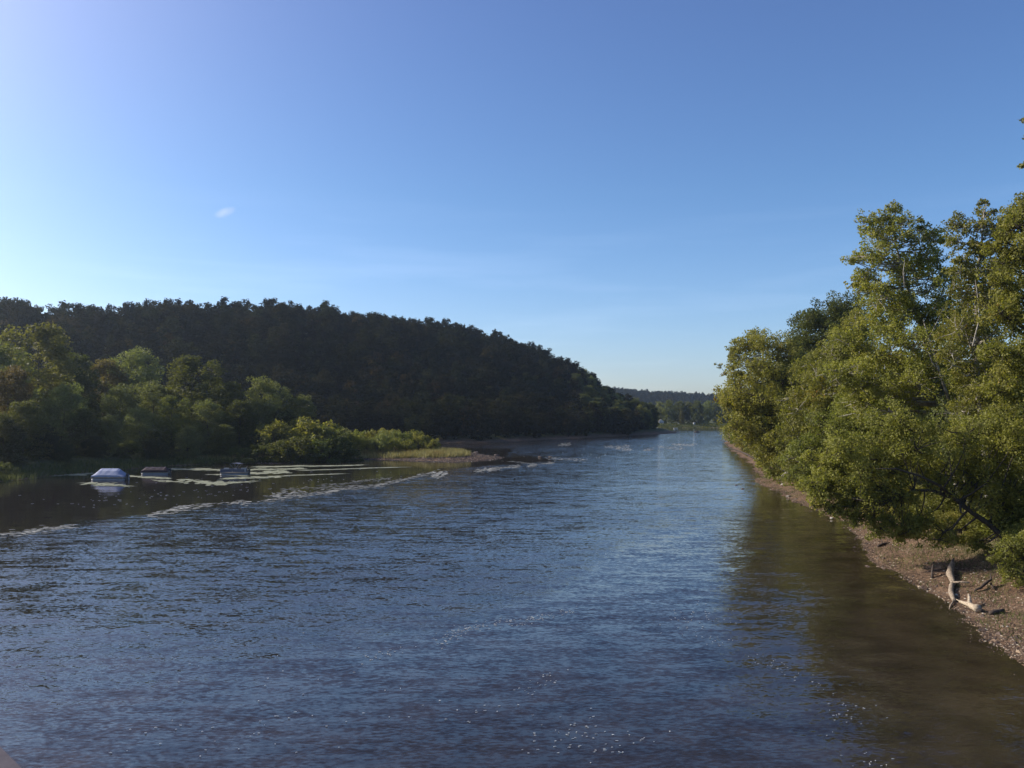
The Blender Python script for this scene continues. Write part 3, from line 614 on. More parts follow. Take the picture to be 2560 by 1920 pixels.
# ------------------------------------------------------------------ driftwood on the beach
def gp(px,py,up=0.0):   # a pixel on the sloping beach
    z=0.3
    for _ in range(6):
        q=onz(px,py,z); z=g1(q[0],q[1])
    return np.array([q[0],q[1],z+up])
def log(name,label,pts,rads,mat,subs=(),n=10,cat='driftwood'):
    pts=[np.array(p) for p in pts]; o=pts[0].copy(); t=thing(name,label,cat,tuple(o))
    fine=[];fr=[]
    for i in range(len(pts)-1):
        for k_ in range(3):
            f=k_/3; fine.append(pts[i]*(1-f)+pts[i+1]*f-o+rng.normal(size=3)*.12*rads[i]*(0 if (i==0 and k_==0) else 1)); fr.append((rads[i]*(1-f)+rads[i+1]*f)*rng.uniform(.92,1.08))
    fine.append(pts[-1]-o); fr.append(rads[-1])
    mb=MB().tube(fine,fr,n,wob=.07); mb.obj('log_body',mat,t,smooth=True)
    for nm,sp,sr in subs:
        m2=MB().tube([np.array(p)-o for p in sp],sr,7,wob=.08); m2.obj(nm,mat,t,smooth=True)
    return t
log('driftwood_log','long grey-brown driftwood trunk lying up the beach towards the leaning tree',
    [gp(2386,1507,.12),gp(2378,1486,.18),gp(2382,1464,.2),gp(2375,1444,.26),gp(2379,1425,.28),gp(2384,1408,.34)],[.12,.18,.16,.25,.21,.06],M['drift'],
    [('branch_stub',[gp(2382,1468,.3),gp(2400,1468,.35),gp(2424,1467,.3)],[.09,.07,.05]),('root',[gp(2384,1508,.12),gp(2376,1518,.1),gp(2372,1528,.05)],[.07,.05,.02])])
log('driftwood_log','short pale driftwood log with one upright stub near the waterline',
    [gp(2400,1510,.16),gp(2418,1518,.18),gp(2432,1525,.22),gp(2445,1532,.26)],[.08,.13,.17,.24],M['drift_pale'],
    [('branch_stub',[gp(2424,1521,.25),gp(2424,1516,.5),gp(2422,1511,.62)],[.13,.10,.06]),('twig',[gp(2384,1502,.15),gp(2393,1506,.16),gp(2402,1511,.16)],[.02,.03,.04])])
log('driftwood_log','small dark log lying alone right of the pale driftwood log',
    [gp(2474,1538,.12),gp(2490,1535,.14),gp(2508,1532,.13)],[.10,.13,.12],M['darkwood'],[('twig',[gp(2506,1533,.13),gp(2516,1535,.08)],[.03,.015])])
log('driftwood_branch','bent dark snag standing on the beach left of the long trunk',
    [gp(2330,1445,0),gp(2331,1438,.5),gp(2334,1431,.6),gp(2335,1428,.7)],[.09,.07,.05,.03],M['darkwood'],[('branch',[gp(2332,1440,.4),gp(2350,1436,.35),gp(2372,1428,.25)],[.08,.06,.04])],cat='driftwood')
log('driftwood_branch','dark broken stump with a splayed root beside the right edge bush',
    [gp(2436,1480,.1),gp(2452,1474,.2),gp(2470,1468,.35),gp(2478,1465,.45),gp(2477,1460,.7)],[.06,.09,.10,.08,.03],M['darkwood'],[('root',[gp(2477,1466,.2),gp(2484,1474,.1)],[.08,.03])])
log('fallen_branch','long dark dead branch reaching from the bank over the water far upstream',
    [at(1910,1156,193),at(1875,1140,197),at(1850,1128,201),at(1826,1122,204),at(1812,1107,207),at(1800,1099,209)],[.28,.24,.17,.12,.07,.03],M['darkwood'],
    [('branch',[at(1826,1122,204),at(1818,1124,205),at(1808,1122,206)],[.06,.04,.02])],cat='dead branch')
log('driftwood_branch','dark upturned root under the trees at the back of the far beach',
    [gp(2025,1196,.0),gp(2015,1190,.5),gp(2003,1188,.9)],[.35,.28,.12],M['darkwood'],[('root',[gp(2018,1192,.4),gp(2000,1198,.3)],[.14,.05])])
log('driftwood_branch','weathered grey stick lying at the foot of the leaning tree\'s foliage',
    [gp(2195,1368,.1),gp(2206,1364,.14),gp(2225,1360,.12)],[.12,.10,.05],M['darkwood'],[('twig',[gp(2206,1364,.15),gp(2203,1352,.4)],[.05,.02])])

# ------------------------------------------------------------------ stones
def stone_mesh(seed,mat,n=1):
    g=np.random.default_rng(seed); mb=MB(); t=(1+5**.5)/2
    v=np.array([(-1,t,0),(1,t,0),(-1,-t,0),(1,-t,0),(0,-1,t),(0,1,t),(0,-1,-t),(0,1,-t),(t,0,-1),(t,0,1),(-t,0,-1),(-t,0,1)])/1.9
    f=[(0,11,5),(0,5,1),(0,1,7),(0,7,10),(0,10,11),(1,5,9),(5,11,4),(11,10,2),(10,7,6),(7,1,8),(3,9,4),(3,4,2),(3,2,6),(3,6,8),(3,8,9),(4,9,5),(2,4,11),(6,2,10),(8,6,7),(9,8,1)]
    v=v*g.uniform(.75,1.2,(12,1))*np.array([1,.8,.55]); mb.add(v,f); return mb.mesh('stone',mat)
M['stone']=noise_mat('river_stone',[(.3,(.09,.075,.06)),(.7,(.24,.20,.165))],4,bump=.02)
M['darkstone']=noise_mat('dark_river_stone',[(.3,(.035,.028,.024)),(.7,(.10,.075,.06))],4,bump=.02)
M['pale_stone']=noise_mat('pale_river_stone',[(.3,(.3,.27,.22)),(.7,(.5,.46,.4))],4)
def stones_cloud(name,label,cat,pts,sizes,mat,seed=1,tints=None):
    g=np.random.default_rng(seed)
    v=np.array([(-1,0,0),(1,0,0),(0,-1,0),(0,1,0),(0,0,.7),(0,0,-.4)]); f=np.array([(0,2,4),(2,1,4),(1,3,4),(3,0,4)])
    n=len(pts); a=g.uniform(0,6.28,n); c,s=np.cos(a),np.sin(a)
    vv=v[None]*g.uniform(.6,1.3,(n,6,1))*np.asarray(sizes)[:,None,None]
    x=vv[...,0]*c[:,None]-vv[...,1]*.7*s[:,None]; y=vv[...,0]*s[:,None]+vv[...,1]*.7*c[:,None]
    W=np.stack([x,y,vv[...,2]*.7],-1)+np.asarray(pts)[:,None,:]
    Q=W[:,f,:].reshape(-1,3,3)
    o=link(name,quads_mesh(name,Q,mat,np.repeat(g.random(n),4),3)); return tag(o,label,cat,kind='stuff')
def tint_mat(name,stops,rough=.85,spec=.25,transl=0):
    m,nt,out=newmat(name); a=N(nt,'ShaderNodeAttribute',attribute_name='tint'); rp=ramp(nt,stops); nt.links.new(a.outputs['Fac'],rp.inputs[0])
    p=N(nt,'ShaderNodeBsdfPrincipled'); p.inputs['Roughness'].default_value=rough; p.inputs['Specular IOR Level'].default_value=spec; nt.links.new(rp.outputs[0],p.inputs['Base Color'])
    if transl:
        t=N(nt,'ShaderNodeBsdfTranslucent'); nt.links.new(rp.outputs[0],t.inputs[0]); mx=N(nt,'ShaderNodeMixShader'); mx.inputs[0].default_value=transl
        nt.links.new(p.outputs[0],mx.inputs[1]); nt.links.new(t.outputs[0],mx.inputs[2]); nt.links.new(mx.outputs[0],out.inputs['Surface'])
    else: nt.links.new(p.outputs[0],out.inputs['Surface'])
    return m
M['litter']=tint_mat('beach_litter_and_pebbles',[(0,(.032,.022,.015)),(.35,(.11,.070,.042)),(.65,(.19,.125,.078)),(.9,(.29,.21,.135)),(1,(.46,.42,.32))])
M['gravelbar']=tint_mat('dark_gravel',[(0,(.025,.02,.018)),(.6,(.08,.055,.042)),(.92,(.14,.10,.075)),(1,(.3,.26,.2))])
M['grass']=tint_mat('tawny_grass',[(0,(.16,.115,.04)),(.4,(.26,.20,.07)),(.75,(.27,.25,.08)),(1,(.38,.33,.17))],transl=.35)
M['weed']=tint_mat('green_weeds',[(0,(.04,.055,.015)),(.5,(.085,.10,.026)),(1,(.16,.16,.045))],transl=.35)
n=42000; Y=34+rng.random(n)**1.6*150; off=rng.random(n)**1.1*11-.5; rb=np.array(right_bank); X=np.interp(Y,rb[:,1],rb[:,0])+off
d=sd(X,Y); k=(d>.05)&(vnoise(X*.8,Y*.8,31)+rng.random(n)*.5>.42); X,Y=X[k],Y[k]; Zg=gz(X,Y)
stones_cloud('beach_pebbles','brown pebbles and leaf litter strewn over the right beach','pebbles',np.stack([X,Y,Zg+.01],1),rng.uniform(.03,.10,len(X))*(1+(rng.random(len(X))>.985)*1.6),M['litter'],5)
n=5200; Y=36+rng.random(n)**1.5*150; X=np.interp(Y,rb[:,1],rb[:,0])+rng.normal(0,1.6,n); d=sd(X,Y); k=(d>-.9)&(d<1.5)&(vnoise(X*.4,Y*.4,77)>.35); X,Y=X[k],Y[k]
stones_cloud('waterline_stones','wet dark stones and sticks littering the right waterline','stones',np.stack([X,Y,np.maximum(gz(X,Y),-.04)],1),rng.uniform(.04,.15,len(X))*(1+(rng.random(len(X))>.97)*1.2),M['gravelbar'],8)
n=60000; X=rng.uniform(-75,8,n); Y=rng.uniform(205,300,n); d=sd(X,Y); k=(d>-1.6)&(d<9)&((d<2.8)|(X>-27)); X,Y,d=X[k],Y[k],d[k]
stones_cloud('gravel_bar','dark wet stones along the edge and tip of the spit','stones',np.stack([X,Y,np.maximum(gz(X,Y),-.05)+.02],1),rng.uniform(.08,.34,len(X)),M['gravelbar'],6)
st=[stone_mesh(i,M[m_]) for i,m_ in ((1,'stone'),(2,'darkstone'),(3,'pale_stone'))]
def rock(label,px,py,size,k_,group=None):
    q=onz(px,py,0); o=link('rock',st[k_],loc=(q[0],q[1],max(g1(q[0],q[1]),-.08)+size*.12)); o.scale=(size,size,size*.8); o.rotation_euler=(0,0,rng.uniform(0,6)); tag(o,label,'rock',group); return o
rock('dark rock breaking the surface off the spit, left of its pair',1352,1143.5,1.0,1)
rock('dark rock breaking the surface off the spit, right of its pair',1376,1143.5,.9,1)
rock('dark flat rock at the very tip of the gravel spit',1243,1139,1.1,1)
rock('dark boulder on the crest of the gravel spit\'s tip',1190,1133,1.2,1)
rock('dark wet rock in the shallows off the right beach',1841,1213,.4,1)
rock('small dark rock beside the wet one off the right beach',1857,1222,.4,1)
rock('pale stone at the water\'s edge under the far right bank trees',1957,1217,.5,2)
rock('rounded stone in the shallows where the right beach bends',1972,1243,.55,0)
rock('small white stone at the waterline below the overhanging leaves',2079,1295,.28,2)
rock('grey rock on the mud below the overhanging leaves',2110,1292,.5,1)
rock('dark low rock lying in the distant riffle before the far bank',1741,1081,2.2,1)
# white float by the spit
t=thing('mooring_float','small white float at the water\'s edge of the gravel spit','float',tuple(onz(1122,1149)))
mb=MB(); mb.tube([(0,0,-.1),(0,0,.02),(0,0,.2),(0,0,.38),(0,0,.45)],[.12,.24,.3,.2,.05],10)
M['white_paint']=noise_mat('white_paint',[(.3,(.7,.7,.68)),(.7,(.82,.82,.8))],3,rough=.45)
mb.obj('float_body',M['white_paint'],t,smooth=True); MB().tube([(0,0,.44),(.03,0,.5),(0,0,.54)],[.03,.03,.03],6).obj('ring',M['white_paint'],t)

# ------------------------------------------------------------------ grass
def blades(name,label,cat,X,Y,h,w,mat,seed=3,lean=.35):
    g=np.random.default_rng(seed); n=len(X); Z=gz(X,Y)-.02
    a=g.uniform(0,math.pi,n); dx,dy=np.cos(a)*w/2,np.sin(a)*w/2
    hh=h*g.uniform(.6,1.2,n); lx,ly=g.normal(size=n)*lean*hh,g.normal(size=n)*lean*hh
    Q=np.stack([np.stack([X-dx,Y-dy,Z],1),np.stack([X+dx,Y+dy,Z],1),np.stack([X+lx,Y+ly,Z+hh],1)],1)
    return tag(link(name,quads_mesh(name,Q,mat,np.clip(vnoise(X*.25,Y*.25,8)*.7+g.random(n)*.4,0,1),3)),label,cat,kind='stuff')
n=60000; X=rng.uniform(-90,-8,n); Y=rng.uniform(208,262,n); d=sd(X,Y); k=(d>2.0)&((Y<252))&(vnoise(X*.3,Y*.3,9)+.25*rng.random(n)>.38)&(d>2+np.maximum(0,(X+34)*.28)); X,Y=X[k],Y[k]
blades('spit_grass','tawny dry grass covering the front of the spit','grass',X,Y,1.5,.2,M['grass'])
n=26000; Y=34+rng.random(n)**1.3*140; X=np.interp(Y,rb[:,1],rb[:,0])+rng.uniform(.3,13,n); d=sd(X,Y); k=(d>.4)&(vnoise(X*.55,Y*.35,19)+.12*np.minimum(d,7)/2+rng.random(n)*.25>.80)&(d<12); X,Y=X[k],Y[k]
blades('beach_weeds','patchy green weeds at the back of the brown beach','weeds',X,Y,.30,.05,M['weed'],seed=4,lean=.6)
n=30000; X=rng.uniform(20,240,n); Y=rng.uniform(733,775,n); d=sd(X,Y); k=(d>.5)&(d<32); X,Y=X[k],Y[k]
blades('far_bank_grass','yellow-green grass sloping to the far bank water','grass',X,Y,.8,.7,M['weed'],seed=6)
n=40000; X=rng.uniform(-115,-50,n); Y=rng.uniform(130,225,n); d=sd(X,Y); k=(d>.0)&(d<9); X,Y=X[k],Y[k]
blades('shore_grass','dull grass fringe along the left shore under the trees','grass',X,Y,1.1,.2,M['weed'],seed=7)

# ------------------------------------------------------------------ floating algae and foam
def sheet_blobs(name,label,cat,blobs,z,mat,seed,seg=18):
    """flat floating patches with ragged outlines and a little thickness: (x,y,half length,half width,angle)"""
    g=np.random.default_rng(seed); mb=MB()
    z0=z
    for bi,(x,y,a,b,an) in enumerate(blobs):
        z=z0+(bi%700)*6e-5
        ph=g.uniform(0,6.28,5); amp=g.uniform(.08,.26,5); c,s=math.cos(an),math.sin(an); ring=[]
        sg=seg if a>.8 else 7
        for k_ in range(sg):
            th=2*math.pi*k_/sg; rr=1+sum(amp[j]*math.sin((j+2)*th+ph[j]) for j in range(5))*.8
            u,v=math.cos(th)*a*rr,math.sin(th)*b*rr; ring.append((x+u*c-v*s,y+u*s+v*c))
        top=[(p[0],p[1],z) for p in ring]; bot=[(p[0],p[1],z-.02) for p in ring]
        mb.add(top+bot,[tuple(range(sg))]+[(k_,k_+sg,(k_+1)%sg+sg,(k_+1)%sg) for k_ in range(sg)])
    return tag(mb.obj(name,mat),label,cat,kind='stuff')
M['algae']=noise_mat('floating_algae',[(.3,(.10,.11,.07)),(.55,(.20,.205,.125)),(.75,(.30,.29,.19))],.8,rough=.8,coords='Object')
M['foam']=noise_mat('river_foam',[(.3,(.16,.16,.14)),(.7,(.32,.315,.28))],2,rough=.8)
alg=[]
fo=[]
def strip(x0,y0,x1,y1,hw,n=8,j=.35,src=alg,length=None,wr=(.35,.9)):
    """patches strewn along a line between two pixels; hw is half the band in pixels"""
    for i in range(n):
        f=(i+rng.uniform(-j,j)+.5)/n; px=x0+(x1-x0)*f; py=y0+(y1-y0)*f+rng.normal()*hw*.4
        if src is fo and x1<1390 and float(vnoise(np.array([px*.022]),np.array([py*.11]),91)[0])<.30: continue
        q=onz(px,py); D=q[1]; L_=(length or abs(x1-x0)/n*.75)/2125*D*rng.uniform(.6,1.3)
        q2=onz(px,py+hw*rng.uniform(*wr)); w_=max(.10,abs(q[1]-q2[1]))
        src.append((q[0],q[1],max(L_,.3),w_,math.atan2(y1-y0,x1-x0)*-1*.0+rng.normal()*.06))
for a in ((455,1198,560,1213,6,3),(490,1206,590,1206,5,3),(310,1190,420,1196,3.5,5),(520,1186,620,1190,1.6,4),(600,1185,720,1180,5,6),(560,1197,700,1192,3,6),
          (420,1172,560,1176,3.5,5),(60,1190,220,1185,4,5),(205,1208,300,1212,5,4),(240,1214,330,1216,2,3),(620,1175,760,1172,3,6),(640,1168,900,1163,2,7),(700,1190,860,1184,1.6,5),(760,1176,1000,1168,1.0,8),(380,1200,470,1207,3,3),(540,1210,640,1203,2.4,4)):
    strip(a[0],a[1],a[2],a[3],a[4]*.9,n=a[5]*13,j=3.5,length=abs(a[2]-a[0])*.08,wr=(.04,.30))
sheet_blobs('floating_algae','pale yellow-green algae scum floating in the backwater around the boats','algae',alg,.015,M['algae'],21)
for a in ((0,1338,90,1330,3.5,9),(60,1330,190,1316,4,16),(370,1290,470,1268,4,20),(430,1272,540,1262,3.5,18),(540,1268,700,1240,4.5,30),(660,1250,860,1225,3.5,34),(820,1228,960,1212,2.4,26),(940,1216,1090,1180,2.6,32),(1080,1190,1140,1180,4.5,30),(1130,1184,1240,1172,2.6,34),(1220,1176,1300,1166,2.2,26),(1320,1166,1385,1158,1.8,26),(1250,1151,1340,1160,.7,14),
          (700,1225,900,1214,2.0,14),(880,1205,980,1196,1.6,10),(690,1236,760,1232,3,12),(800,1213,900,1207,1,8)):
    strip(a[0],a[1],a[2],a[3],a[4]*2.6,n=int(a[5]*4.5),src=fo,j=2.5,length=3.6,wr=(.010,.045))
for a in ((1514,1117,1578,1116,.8,14),(1540,1122,1580,1124,1.4,12),(1650,1118,1710,1122,1.0,12),(1682,1112,1740,1112,1.0,14),(1400,1113,1425,1110,1.2,8),(1370,1146,1465,1150,1.4,16),(1610,1126,1630,1122,1,5)):
    strip(a[0],a[1],a[2],a[3],4.5,n=a[5]*5,src=fo,j=6,length=1.5,wr=(.008,.05))
sheet_blobs('river_foam','off-white foam strung along the current line and riffles','foam',fo,.02,M['foam'],22)
fl=[]
M['fleck']=noise_mat('bright_foam_fleck',[(.3,(.55,.54,.50)),(.7,(.8,.78,.72))],2,rough=.7)
def flecks(px,py,sx,sy,n,sz,slope=0):
    sz=sz*.5
    for i in range(int(n*.42)):
        u=rng.normal(); q=onz(px+u*sx,py+rng.normal()*sy+u*sx*slope)
        if q[1]>15: fl.append((q[0],q[1],sz*rng.uniform(.7,2.4),sz*rng.uniform(.25,.6),rng.uniform(-.15,.35)))
for a in ((1160,1572,30,7,120,.055,-.15),(1250,1558,45,4,110,.055,-.2),(1350,1545,38,5,110,.055,-.22),(1410,1528,12,3,30,.055,0),(1120,1600,20,8,50,.055,-.3),(960,1640,45,8,60,.05,-.2),(1340,1715,30,12,50,.045,-.3),(1400,1830,60,25,80,.045,0),(1520,1870,70,22,80,.045,0),(1230,1780,60,14,25,.045,-.2),(1750,1545,50,16,100,.05,0),(1790,1600,35,8,40,.045,.1),(1925,1660,30,12,50,.04,.3),(2030,1710,40,10,40,.04,.4),(2110,1790,35,30,50,.04,0),(2180,1900,35,12,30,.04,0),(700,1810,260,40,110,.045,-.15),(500,1640,200,50,60,.05,0),(2290,1738,3,1,1,.12,0),(430,1240,140,10,110,.16,-.05),(250,1255,120,10,50,.16,0),(700,1205,200,12,120,.2,-.05),(1110,1235,60,8,12,.2,0),(1500,1135,120,8,40,.25,0),(1300,1300,300,60,40,.07,0)):
    flecks(*a)
sheet_blobs('foam_flecks','scattered white foam flecks and fallen leaves drifting on the river','foam',fl,.012,M['fleck'],23)

# ------------------------------------------------------------------ boats
M['tarp_blue']=noise_mat('shaded_blue_tarpaulin',[(.3,(.20,.23,.34)),(.7,(.27,.30,.41))],1.2,rough=.6,bump=.03,bscale=2)  # blue darkened so the tree shade over the boat sits in the colour
M['tarp_maroon']=noise_mat('maroon_tarpaulin',[(.3,(.024,.012,.017)),(.7,(.044,.022,.029))],1.2,rough=.7,bump=.03,bscale=2)
M['aluminium']=noise_mat('dull_aluminium',[(.3,(.20,.20,.21)),(.7,(.28,.28,.29))],2,rough=.5,metallic=.3)
M['tan_hull']=noise_mat('tan_deck_edge',[(.3,(.20,.16,.12)),(.7,(.32,.27,.21))],2,rough=.6)
M['black_plastic']=noise_mat('black_plastic',[(.3,(.012,.012,.014)),(.7,(.03,.03,.032))],3,rough=.4)
M['panel_grey']=noise_mat('grey_side_panel',[(.3,(.07,.075,.10)),(.7,(.11,.115,.145))],2,rough=.5)
M['vinyl']=noise_mat('off_white_vinyl',[(.3,(.30,.30,.29)),(.7,(.38,.38,.37))],2,rough=.5)
def pontoon_pair(t,L_,W,mat):
    for s in (-1,1):
        y=s*W*.36; mb=MB()
        mb.tube([(-L_/2,y,.16),(-L_/2+.25,y,.1),(-L_/2+.6,y,.08),(L_/2-.3,y,.08),(L_/2-.05,y,.08)],[.05,.22,.3,.3,.26],12); mb.obj('pontoon',mat,t,smooth=True)
def motor(t,x):
    mb=MB(); mb.box((x+.15,0,.95),(.42,.34,.5),taper=.75); mb.tube([(x+.18,0,.75),(x+.18,0,.2),(x+.18,0,-.2)],[.1,.09,.07],8); m=mb.obj('outboard_motor',M['black_plastic'],t)
    MB().box((x-.02,0,.62),(.12,.4,.3)).obj('motor_bracket',M['aluminium'],m)
def hull(t,L_,W):
    pontoon_pair(t,L_,W,M['aluminium']); mb=MB(); mb.box((0,0,.44),(L_,W,.12)); mb.box((0,0,.52),(L_-.1,W-.1,.04)); mb.obj('deck',M['tan_hull'],t)
def covered(t,L_,W,top,mat,ridge_in,side=.62):
    # fabric pitched over a ridge, ends sloping, hem scalloped
    nx=17; hl=L_/2; mb=MB(); rows=[]
    for i in range(nx):
        x=-hl+L_*i/(nx-1); e=min(1,(hl-abs(x))/ridge_in); hz=side+.12+(top-side-.12)*(e**.9); hem=side-.1+.05*math.sin(i*1.9)
        w=W/2+.03; sag=.03*math.sin(i*math.pi/2)
        rows.append([(x,-w,hem),(x,-w,side+.16*e+.05),(x,-w*.55,(side+.2)*.38+hz*.62-sag),(x,0,hz-abs(sag)*.5),(x,w*.55,(side+.2)*.38+hz*.62-sag),(x,w,side+.16*e+.05),(x,w,hem)])
    v=[p for r_ in rows for p in r_]; f=[(i*7+j,i*7+j+1,(i+1)*7+j+1,(i+1)*7+j) for i in range(nx-1) for j in range(6)]
    f+=[tuple(range(7)),tuple((nx-1)*7+j for j in range(6,-1,-1))]
    mb.add(v,f); return mb.obj('boat_cover',mat,t,smooth=False)
q=onz(268,1201); t=thing('pontoon_boat','moored pontoon boat under a pale blue pitched cover, leftmost of three','boat',(q[0],q[1]+1.2,0),R(-3))
hull(t,6.2,2.4); covered(t,6.0,2.35,2.1,M['tarp_blue'],1.25,.72); motor(t,3.0)
mb=MB(); 
for s in (-1,1): mb.box((0,s*1.17,.62),(5.9,.04,.24))
mb.box((-2.96,0,.62),(.04,2.3,.24)); mb.obj('side_panel',M['tan_hull'],t)
q=onz(384,1187); t=thing('pontoon_boat','dark maroon covered boat moored between the blue-covered and the open one','boat',(q[0],q[1]+1.2,0),R(2))
hull(t,5.2,2.3); covered(t,5.1,2.3,1.5,M['tarp_maroon'],.5,.7); motor(t,2.6)
mb=MB()
for s in (-1,1): mb.box((0,s*1.15,.58),(5.0,.04,.2))
mb.obj('side_panel',M['tarp_maroon'],t)
q=onz(583,1188); t=thing('pontoon_boat','open grey pontoon boat with a folded canopy, rightmost of three','boat',(q[0],q[1]+1.2,0),R(2))
hull(t,5.4,2.4)
for s in (-1,1):
    for k_ in range(2):
        pn=MB().box((-1.45+k_*2.4,s*1.17,.86),(2.25,.03,.56)).obj('side_panel',M['panel_grey'],t)
        rl=MB(); rl.tube([(-2.6+k_*2.4,s*1.17,.56),(-2.6+k_*2.4,s*1.17,1.2),(-.3+k_*2.4,s*1.17,1.2),(-.3+k_*2.4,s*1.17,.56)],.022,6); rl.obj('rail',M['aluminium'],pn)
MB().box((-2.62,0,.86),(.03,2.2,.56)).obj('side_panel',M['panel_grey'],t)
for x_ in (-2.0,1.4): 
    s_=MB().box((x_,.55,.76),(1.0,.6,.4)).obj('seat',M['vinyl'],t); MB().box((x_,.9,1.12),(1.0,.14,.4)).obj('seat_back',M['vinyl'],s_)
c_=MB().box((.2,-.35,.95),(.5,.6,.8),taper=.8).obj('console',M['vinyl'],t); MB().tube([(.42,-.35,1.3),(.5,-.35,1.42),(.42,-.35,1.5)],[.12,.2,.12],10).obj('steering_wheel',M['black_plastic'],c_)
mb=MB()
for s in (-1,1):
    mb.tube([(.2,s*1.15,1.15),(-.75,s*1.15,2.2)],.02,6); mb.tube([(.2,s*1.15,1.15),(.2,s*1.15,2.25)],.02,6); mb.tube([(.2,s*1.15,1.15),(1.05,s*1.15,2.2)],.02,6)
mb.obj('canopy_frame',M['aluminium'],t)
mb=MB(); v=[];nx=9
for i in range(nx):
    x=-.8+1.9*i/(nx-1); z=2.2+.12*math.sin(math.pi*i/(nx-1))
    v+=[(x,-1.18,z),(x,1.18,z),(x,1.18,z-.05),(x,-1.18,z-.05)]
f=[]
for i in range(nx-1):
    for a,b in ((0,1),(1,2),(2,3),(3,0)): f.append((i*4+a,i*4+b,(i+1)*4+b,(i+1)*4+a))
f+=[(0,1,2,3),((nx-1)*4+3,(nx-1)*4+2,(nx-1)*4+1,(nx-1)*4)]
mb.add(v,f).obj('canopy',M['panel_grey'],t)
MB().tube([(2.2,-1.1,1.2),(2.45,-1.1,1.45),(2.65,-1.1,1.75)],.035,6).obj('flag_pole',M['vinyl'],t)
motor(t,2.6)

# ------------------------------------------------------------------ small white things on the far bank
M['roof_grey']=noise_mat('grey_roof_shingle',[(.3,(.16,.15,.15)),(.7,(.26,.25,.24))],3)
M['glass_dark']=noise_mat('dark_window_glass',[(.3,(.02,.025,.03)),(.7,(.04,.045,.05))],3,rough=.1)
def cottage(label,px,D,W,Dp,Hh,roofmat,name='cottage',cat='house',z=None,roof_h=None,rz=0):
    x=(px-1280)/2125*D; z0=g1(x,D) if z is None else z; t=thing(name,label,cat,(x,D,z0),rz)
    MB().box((0,0,Hh/2-.2),(W,Dp,Hh+.4)).obj('wall',M['white_paint'],t)
    rh=roof_h or W*.35; hw=W/2+.25; hd=Dp/2+.25; th=.15
    mb=MB(); v=[(-hw,-hd,Hh-.02),(0,-hd,Hh+rh),(hw,-hd,Hh-.02),(-hw,hd,Hh-.02),(0,hd,Hh+rh),(hw,hd,Hh-.02)]
    v+=[(a,b,c+th) for a,b,c in v]
    mb.add(v,[(0,1,4,3),(1,2,5,4),(9,10,7,6),(10,11,8,7),(6,7,1,0),(7,8,2,1),(3,4,10,9),(4,5,11,10),(0,3,9,6),(2,8,11,5)]); mb.obj('roof',roofmat,t)
    gb=MB().add([(-W/2,-Dp/2,Hh+.2),(W/2,-Dp/2,Hh+.2),(0,-Dp/2,Hh+rh),(-W/2,Dp/2,Hh+.2),(W/2,Dp/2,Hh+.2),(0,Dp/2,Hh+rh)],[(0,1,2),(3,5,4)]); gb.obj('gable',M['white_paint'],t)
    for s in (-1,1):
        w_=MB().box((s*W*.27,-Dp/2-.03,Hh*.55),(W*.16,.08,Hh*.35)).obj('window',M['glass_dark'],t)
    MB().box((0,-Dp/2-.03,Hh*.36),(W*.16,.09,Hh*.72)).obj('door',M['roof_grey'],t)
    return t
cottage('small white cottage half hidden by trees at the far bank\'s left end',1652,763,4.2,4.5,2.6,M['roof_grey'])
cottage('tiny white shed by itself on the grass right of the far bank cottage',1735,757,1.5,1.5,1.5,M['white_paint'],'shed','shed',roof_h=.4)
t=thing('white_canopy','leaning white canopy sheet between the far bank cottage and shed','canopy',((1697-1280)/2125*752,752,g1((1697-1280)/2125*752,752)))
MB().add([(-1,0,1.9),(.9,.1,.3),(.9,1.8,.3),(-1,1.7,1.9),(-1,0,1.84),(.9,.1,.24),(.9,1.8,.24),(-1,1.7,1.84)],[(0,1,2,3),(7,6,5,4),(0,4,5,1),(1,5,6,2),(2,6,7,3),(3,7,4,0)]).obj('sheet',M['white_paint'],t)
for a,b in ((-.95,.1),(-.95,1.6),(.85,.2),(.85,1.7)): MB().tube([(a,b,-.2),(a,b,1.8 if a<0 else .28)],.05,6).obj('pole',M['aluminium'],t)
def rowboat(label,px,py,L_):
    q=onz(px,py); t=thing('rowboat',label,'boat',(q[0],q[1]+1,max(.05,g1(q[0],q[1]+1))),R(8)); mb=MB(); rows=[];n_=9
    for i in range(n_):
        u=i/(n_-1); w=.75*math.sin(math.pi*min(1,u*.62+.38))**.7 if u<1 else .02; x=-L_/2+L_*u; k_=.12*u*u
        w=max(w*(1-u**4),.03); rows+= [(x,-w,.62+k_),(x,-w*.7,.1+k_),(x,0,k_),(x,w*.7,.1+k_),(x,w,.62+k_),(x,w-.04,.62+k_),(x,0,.12+k_),(x,-w+.04,.62+k_)]
    f=[(i*8+j,i*8+(j+1)%8,(i+1)*8+(j+1)%8,(i+1)*8+j) for i in range(n_-1) for j in range(8)]+[tuple(range(8)),tuple((n_-1)*8+j for j in range(7,-1,-1))]
    mb.add(rows,f).obj('hull',M['white_paint'],t); MB().box((-.3,0,.45),(.25,1.1,.05)).obj('bench',M['tan_hull'],t); return t
rowboat('white rowing boat drawn up at the far waterline below the canopy',1690,1072,3.2)
rowboat('smaller white skiff at the far waterline beside the dark point',1642,1072,2.0)

